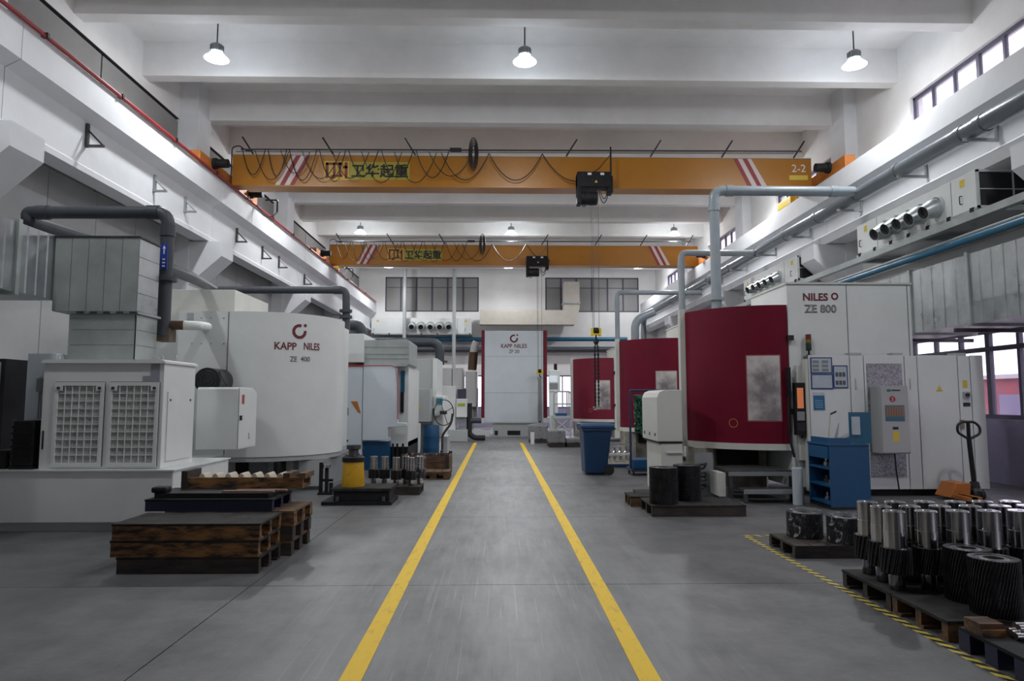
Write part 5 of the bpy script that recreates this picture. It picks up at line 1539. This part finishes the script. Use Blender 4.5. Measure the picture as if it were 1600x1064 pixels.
B(at(1330, 660, Y=ybd).x, at(1342, 660, Y=ybd).x, ybd - .03, ybd, at(1340, 679, Y=ybd).z, at(1340, 651, Y=ybd).z).build('paper_pad', paper, t)
B(tx0, tx0 + .30, ty0 + .02, ty0 + .05, ztop + .03, ztop + .11).box(tx0, tx0 + .02, ty0 + .05, ty1 - .1, ztop + .03, ztop + .11).build('tray_edge', blue, t)
for i, zz in enumerate((.085, .325, .565)):
    for j in range(3):
        q = tag(MB().lathe((tx0 + .14 + .02 * j, ty0 + .13 + j * .17, zz), [(0, 0), (.05, 0), (.05, .05), (.03, .06), (.03, .10), (0, .10)], 14).build('tool_part', steel_d if (i + j) % 2 else steel, smooth=30), 'small round tool on the %s shelf of the blue tool cabinet, %s' % (['lowest', 'middle', 'upper'][i], ['nearest', 'in the middle', 'farthest'][j]), 'tool', 'tools in the blue cabinet')
zt2 = ztop + .03
lm_ = thing('work_lamp', 'thin pale jointed indicator stand on the blue tool cabinet', 'stand', (tx0 + .16, ty0 + .35, zt2))
MB().cyl((tx0 + .16, ty0 + .35, zt2), (tx0 + .16, ty0 + .35, zt2 + .04), .04, 12).build('magnet_base', iron, lm_)
MB().tube([(tx0 + .16, ty0 + .35, zt2 + .04), (tx0 + .20, ty0 + .35, zt2 + .42)], .010, 6).build('rod', beige, lm_)
MB().tube([(tx0 + .20, ty0 + .35, zt2 + .40), (tx0 + .28, ty0 + .33, zt2 + .44)], .014, 6).build('clamp', black, lm_)
mn = thing('folded_papers', 'dark folded papers leaning on the blue tool cabinet top', 'papers', (tx0 + .38, ty0 + .4, zt2))
MB().prism([(tx0 + .28, zt2), (tx0 + .42, zt2), (tx0 + .50, zt2 + .12), (tx0 + .36, zt2 + .06)], 'y', ty0 + .3, ty0 + .48).build('sheet', mgrey, mn)
MB().prism([(tx0 + .26, zt2), (tx0 + .32, zt2), (tx0 + .36, zt2 + .28), (tx0 + .34, zt2 + .24)], 'y', ty0 + .42, ty0 + .43).build('leaf', lgrey, mn)
tag(MB().box(tx0 + .03, tx0 + .13, ty0 + .08, ty0 + .22, zt2, zt2 + .05).cyl((tx0 + .08, ty0 + .15, zt2 + .05), (tx0 + .08, ty0 + .15, zt2 + .075), .035, 12).build('tape_dispenser', iron, bevel=.008), 'small black tool block on the corner of the blue cabinet', 'tool')

# hand pallet truck
p = at(1524, 781, Z=0)
t = thing('pallet_truck', 'hand pallet truck with black handle and orange body by right cabinets', 'pallet truck', (p.x, p.y, 0))
px_, py_ = p.x, p.y
zh = at(1510, 660, Y=py_).z
xh_ = at(1509, 660, Y=py_).x
low = Vector((px_, py_, .16)); high = Vector((xh_, py_ - .05, zh - .25))
MB().cyl(low, high, .034, 12).build('handle_shaft', black, t, smooth=40)
hc = Vector((xh_, py_ - .05, zh - .15)); dirv = (high - low).normalized()
loop = [high, (hc.x - .17, hc.y, hc.z - .0), (hc.x - .165, hc.y, hc.z + .11), (hc.x - .10, hc.y, hc.z + .16), (hc.x + .10, hc.y, hc.z + .16), (hc.x + .18, hc.y, hc.z + .08), (hc.x + .175, hc.y, hc.z - .02), high]
MB().tube(bend(loop, .07, 5), .020, 8).build('handle_loop', black, t, smooth=50)
MB().cyl(high, (hc.x, hc.y, hc.z + .16), .026, 10).build('release_stem', iron, t)
MB().lathe((px_, py_, 0), [(0, .06), (.11, .06), (.11, .14), (.075, .18), (.06, .27), (0, .27)], 18).build('pump', black, t, smooth=30)
for dx in (-.06, .06): MB().cyl((px_ + dx - .025, py_ - .04, .08), (px_ + dx + .025, py_ - .04, .08), .08, 18).build('steer_wheel', rubber, t, smooth=40)
ox = at(1478, 770, Y=py_).x
MB().prism([(ox - .02, .05), (px_ - .16, .05), (px_ - .13, .26), (ox + .10, .26)], 'y', py_ - .12, py_ + .25).build('chassis', rust_orange, t, bevel=.01)
for xx in (ox + .02, px_ - .36): B(xx, xx + .15, py_ - .45, py_ - .12, .05, .10).build('fork', rust_orange, t)

# wrapped gears on a pallet inside the tape
pallet('low dark pallet carrying film-wrapped gears inside the tape', (3.32, 6.88, 0), 1.0, .62, h=.12, m=wood_d, mt=wood_d, sheet=False)
for i, (px, Yg, nm) in enumerate(((1258, 7.02, 'left'), (1322, 6.74, 'right'))):
    xx = at(px, 840, Y=Yg).x
    for j in range(2): ring_gear('%s gear of the %s film-wrapped stack' % (['lower', 'upper'][j], nm), (xx, Yg, .12 + j * .125), .172, .122, 'film-wrapped gears')
    rr = random.Random(11 + i)
    fv = MB(); n = 26; prof = [(.18, .0), (.182, .06), (.181, .16), (.182, .24), (.17, .262), (.12, .262), (.07, .255)]
    vs = []; fs = []
    for r, z in prof:
        for k in range(n):
            a = 2 * PI * k / n; q = 1 + rr.uniform(-.025, .05)
            vs.append((xx + r * q * math.cos(a), Yg + r * q * math.sin(a), .125 + z + rr.uniform(-.006, .014)))
    for j in range(len(prof) - 1):
        for k in range(n): fs.append((j * n + k, j * n + (k + 1) % n, (j + 1) * n + (k + 1) % n, (j + 1) * n + k))
    tag(fv.add(vs, fs).build('film_wrap', film), 'clear crumpled stretch film around the %s gear stack' % nm, 'plastic film', 'film wraps')

# pinion shafts and ring gears on the front right pallets
pallet('dark pallet crowded with upright pinion shafts, front right', (3.65, 5.29, 0), 1.70, .68, h=.13, m=wood_d, mt=wood_top)
pallet('worn brown-edged pallet carrying tall ring gear stacks, front right', (3.45, 4.63, 0), 1.30, .60, h=.13, m=wood, mt=wood_top)
tops = [(5.50, [1355, 1398, 1444, 1492, 1535, 1578]), (5.27, [1376, 1421, 1468, 1515, 1562, 1606]), (5.04, [1396, 1446, 1495, 1544, 1592])]
row_n = ['back', 'middle', 'front']; ordn = ['first', 'second', 'third', 'fourth', 'fifth', 'sixth']
for ri, (Yr, pxs) in enumerate(tops):
    for i, px in enumerate(pxs):
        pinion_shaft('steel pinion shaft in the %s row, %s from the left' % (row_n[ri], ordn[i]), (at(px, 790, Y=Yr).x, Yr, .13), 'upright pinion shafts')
for nm, px, Yg, n in (('rear', 1511, 4.776, 3), ('front', 1552, 4.474, 3)):
    xx = at(px, 870, Y=Yg).x
    for i in range(n):
        ring_gear('%s ring gear of the %s tall stack on the front right pallet' % (['bottom', 'middle', 'top'][i], nm), (xx, Yg, .13 + i * .118), .147, .116, 'front right ring gears', rotz=i * .2)
pallet('black and blue plastic pallet at the bottom right corner', (3.42, 3.95, 0), 1.25, .55, h=.13, m=mat('plastic_navy', (.010, .013, .045), .45), mt=iron, sheet=False, kind='block', group='plastic pallets')
q = thing('timber_block', 'short brown timber block on the corner plastic pallet', 'timber', (2.88, 4.12, .13))
B(2.81, 2.95, 4.05, 4.19, .13, .20).build('block_body', wood, q)
B(2.81, 2.95, 4.03, 4.05, .13, .17).build('splinter_edge', wood_o, q)
for i in range(5):
    yy = 3.98 + .045 * i if i < 3 else 4.0025 + .045 * (i - 3)
    zz = .152 if i < 3 else .190
    p0 = (2.965 + .012 * i, yy, zz); p1 = (3.95, yy, zz)
    tag(MB().cyl(p0, p1, .021, 14).build('steel_bar', steel, smooth=40), 'polished steel bar lying on the corner pallet, %s' % ['nearest', 'second', 'third', 'upper near', 'upper far'][i], 'bar', 'steel bars')

# far right: operator panel, stair platform, wrapped crates
YO = 24.6
XO = lambda px: at(px, 640, Y=YO).x
ZO = lambda py: at(870, py, Y=YO).z
t = thing('operator_console', 'far white operator console with screen beside the end machine', 'console', (XO(867), YO + .2, 0))
B(XO(858.5), XO(875.5), YO, YO + .35, ZO(612), ZO(578)).build('console_head', white, t, bevel=.02)
B(XO(859), XO(872), YO + .03, YO + .3, 0, ZO(612)).build('pedestal', white, t)
B(XO(858.5), XO(871), YO - .01, YO, ZO(597), ZO(587)).build('screen', screen_grey, t)
B(XO(859), XO(872), YO - .01, YO, ZO(608), ZO(598.5)).build('keypad', mgrey, t)
MB().cyl((XO(869), YO + .2, ZO(578)), (XO(869), YO + .2, ZO(568)), .06, 10).build('signal_lamp', iron, t)
t = thing('stair_platform', 'grey railed access platform with cross-braced base near the end machine', 'platform', (XO(876), YO - .3, 0))
ys = YO - .7
MB().tube(bend([(XO(863), ys, ZO(650)), (XO(863), ys, ZO(612)), (XO(889), ys, ZO(612)), (XO(889), ys, ZO(650))], .12), .028, 8).tube([(XO(863), ys, ZO(631)), (XO(889), ys, ZO(631))], .024, 8).build('guard_rail', lgrey, t)
for px in (883, 886): MB().cyl((XO(px), ys, ZO(650)), (XO(px), ys, ZO(612)), .022, 8).build('rail_post', mgrey, t)
B(XO(861), XO(890), ys - .05, ys + .62, ZO(653), ZO(649)).build('deck', lgrey, t)
B(XO(866), XO(882), ys - .04, ys + .5, ZO(649), ZO(645)).build('blue_mat', blue, t)
for a, b in ((864, 886), (886, 864)): MB().cyl((XO(a), ys, ZO(672)), (XO(b), ys, ZO(654)), .03, 8).build('cross_brace', lgrey, t)
for px in (863, 888): B(XO(px) - .03, XO(px) + .03, ys - .03, ys + .03, 0, ZO(653)).build('post', lgrey, t)
rr = random.Random(21)
wrapm = mat('black_film', (.045, .045, .05), .22, .0, col2=(.22, .22, .23), scale=6, lo=.52, hi=.72, bump=.6, bscale=14)
for i, (a, b, ya, yb_, top, lab) in enumerate(((827, 856, 24.0, 24.9, 664, 'left film-wrapped crate beside the end machine'), (857, 884, 21.9, 22.9, 672, 'middle film-wrapped crate in front of the stair platform'), (885, 908, 21.9, 22.9, 684, 'low film-wrapped crate behind the blue bin'))):
    x0, x1 = at(a, 680, Y=ya).x, at(b, 680, Y=ya).x; zt_ = at(a, top, Y=ya).z
    t = thing('wrapped_crate', lab, 'crate', ((x0 + x1) / 2, (ya + yb_) / 2, 0), 'film-wrapped crates')
    B(x0 + .02, x1 - .02, ya, yb_, 0, .12).build('skid', wood_d, t)
    mb = MB(); n = 5
    me_ = B(x0, x1, ya, yb_, .12, zt_).build('wrapped_load', wrapm, t, bevel=.05)
t = thing('paper_roll', 'small pale upright roll beside the left wrapped crate', 'roll', (at(832, 690, Y=23.6).x, 23.6, 0))
MB().cyl((at(832, 690, Y=23.6).x, 23.6, 0), (at(832, 690, Y=23.6).x, 23.6, .40), .07, 14).build('roll_body', white, t, smooth=40)
MB().cyl((at(832, 690, Y=23.6).x, 23.6, .40), (at(832, 690, Y=23.6).x, 23.6, .405), .03, 10).build('core', mgrey, t)

# ================================================================ left floor goods
for i, (m, lab) in enumerate(((wood_d, 'bottom dark pallet of the front left stack'), (wood_o, 'middle orange-brown pallet of the front left stack'), (wood_o, 'top pallet of the front left stack with oily black deck'))):
    pallet(lab, (-2.70 + (.015, -.02, -.012)[i], 6.42, i * .142), 1.27 - (.05 if i == 0 else 0), .60, h=.142, m=m, mt=wood_top, group='front left pallets')
for i in range(3):
    pallet('%s wooden block pallet of the second left stack' % ['bottom', 'middle', 'top'][i], (-2.62 + .01 * i, 7.12, i * .142), 1.25, .66, h=.142, m=(wood_d, wood_d, wood_o)[i], mt=(wood, wood_d, wood)[i], kind='block', group='second stack pallets', sheet=False)
pallet('blue-black plastic pallet on the second left stack', (-2.80, 7.10, .426), 1.22, .62, h=.115, m=mat('plastic_navy', (0, 0, 0)), mt=iron, kind='stringer', name='plastic_pallet', group='plastic pallets')
t = thing('wooden_bearer', 'black plank with a hooked end on the plastic pallet', 'plank', (-2.8, 7.05, .541))
B(-3.36, -2.25, 6.86, 7.30, .541, .59).build('plank', iron, t)
B(-3.40, -3.25, 6.86, 7.0, .59, .65).build('raised_end', iron, t, bevel=.02)
for i, (ya, xa) in enumerate(((6.90, -2.72), (6.99, -2.62))):
    tag(B(xa, xa + .50, ya, ya + .05, .59, .607).build('wood_slat', mat('pale_wood', (.28, .17, .12), .7, var=.3, scale=6)), 'thin pale wooden slat on the black plank, %s one' % ['near', 'far'][i], 'slat', 'loose slats')
t = thing('roller_tray', 'wooden tray with a row of pale wavy cones on the left stack', 'tray', (-2.65, 7.36, .59))
B(-3.22, -2.02, 7.22, 7.26, .59, .70).build('front_board', wood_o, t)
B(-3.22, -2.02, 7.48, 7.52, .59, .70).build('rear_board', wood, t)
B(-3.22, -2.02, 7.26, 7.48, .59, .62).build('bottom_board', wood, t)
B(-3.26, -3.20, 7.20, 7.54, .59, .77).build('end_board', wood_d, t)
for xx in (-2.22, -2.06): B(xx, xx + .07, 7.20, 7.54, .69, .745).build('end_board', wood, t)
for i in range(7):
    xx = -3.08 + i * .135
    MB().prism([(xx - .055, .66), (xx + .055, .66), (xx + .028, .715), (xx + .012, .738), (xx - .012, .738), (xx - .028, .715)], 'y', 7.27, 7.47).build('pale_cone', mat('pale_tooth', (.50, .44, .34), .6, var=.1), t, bevel=.008)

# black base with yellow stand
t = thing('surface_plate', 'black steel box base on a flat frame behind the left pallets', 'base', (-2.0, 10.2, 0))
B(-2.52, -1.52, 9.96, 10.62, 0, .05).build('flat_frame', iron, t)
B(-2.36, -1.56, 10.02, 10.58, .05, .19).build('box_body', iron, t, bevel=.008)
B(-2.40, -1.54, 10.0, 10.6, .19, .235).build('top_plate', wood_top, t, bevel=.008)
for xx in (-2.30, -1.64): MB().cyl((xx, 9.99, .055), (xx, 10.0 , .12), .025, 10).build('foot_screw', steel_d, t)
yj = 10.28; xj = at(552, 740, Y=yj).x
t = thing('screw_jack', 'yellow tapered screw jack with black top on the black base', 'jack', (xj, yj, .235))
yel_worn = mat('worn_yellow', (.62, .34, .01), .45, col2=(.20, .17, .11), scale=6, lo=.33, hi=.42)
MB().lathe((xj, yj, .235), [(0, 0), (.165, 0), (.168, .01), (.150, .36), (0, .36)], 32).build('tapered_body', yel_worn, t, smooth=30)
MB().lathe((xj, yj, .235), [(.145, .355), (.165, .36), (.165, .42), (.13, .44), (.09, .45), (0, .45)], 28).build('collar', iron, t, smooth=30)
MB().lathe((xj, yj, .235), [(.075, .44), (.07, .53), (.105, .545), (.105, .60), (.09, .605), (0, .605)], 24).build('screw_head', steel_d, t, smooth=30)
for a in range(6): MB().cyl((xj + .12 * math.cos(a), yj + .12 * math.sin(a), .66), (xj + .12 * math.cos(a), yj + .12 * math.sin(a), .70), .012, 6).build('bolt', steel, t)

# far shafts on small pallets
pallet('small pallet with short pinion shafts beside the yellow jack', (-1.66, 11.3, 0), .85, .55, h=.13, m=wood_d, mt=wood_d, group='left aisle pallets')
for i, (px, Yg) in enumerate(((584, 11.4), (601, 11.35), (619, 11.2), (634, 11.4), (642, 11.15), (656, 11.42))):
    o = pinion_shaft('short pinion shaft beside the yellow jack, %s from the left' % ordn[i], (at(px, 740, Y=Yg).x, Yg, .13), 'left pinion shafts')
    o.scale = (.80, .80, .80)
fw = MB(); rr = random.Random(4); vs = []; fs = []; n = 18
cxw = at(656, 740, Y=11.42).x
prof = [(.100, 0), (.102, .15), (.100, .3), (.086, .44), (.04, .475)]
for r, z in prof:
    for k in range(n):
        a = 2 * PI * k / n; q = 1 + rr.uniform(-.06, .1)
        vs.append((cxw + r * q * math.cos(a), 11.42 + r * q * math.sin(a), .135 + z))
for j in range(len(prof) - 1):
    for k in range(n): fs.append((j * n + k, j * n + (k + 1) % n, (j + 1) * n + (k + 1) % n, (j + 1) * n + k))
tag(fw.add(vs, fs).build('film_wrap', film), 'loose clear film around the last left pinion shaft', 'plastic film', 'film wraps')
t = pallet('low brown pallet under the wooden crate by the left aisle line', (-1.22, 13.35, 0), .62, .5, h=.15, m=wood, mt=wood, kind='block', group='left aisle pallets', sheet=False)
t = thing('wooden_crate', 'brown wooden crate of slats behind the short pinion shafts', 'crate', (-1.35, 14.1, 0))
cx0, cx1, cy0, cy1 = -1.92, -.97, 13.75, 14.7
for i in range(3):
    z = .04 + i * .115
    B(cx0, cx1, cy0, cy0 + .03, z, z + .108).build('slat', wood, t); B(cx0, cx1, cy1 - .03, cy1, z, z + .108).build('slat', wood, t)
    B(cx1 - .03, cx1, cy0 + .03, cy1 - .03, z, z + .108).build('slat', wood, t); B(cx0, cx0 + .03, cy0 + .03, cy1 - .03, z, z + .108).build('slat', wood, t)
for xx in (cx0, cx1 - .07):
    for yy in (cy0 - .02, cy1 - .05): B(xx, xx + .07, yy, yy + .07, 0, .42).build('corner_post', wood_d, t)
B(cx0, cx1, cy0, cy1, 0, .04).build('crate_floor', wood_d, t)
for i in range(6):
    xx = cx0 + .2 + i * .12
    tag(MB().cyl((xx, 14.0, .04), (xx, 14.0, .43), .035, 12).build('short_shaft', steel_d if i % 2 else steel, smooth=40), 'round bar end sticking out of the wooden crate, %s from the left' % ordn[i], 'bar', 'bars in the crate')
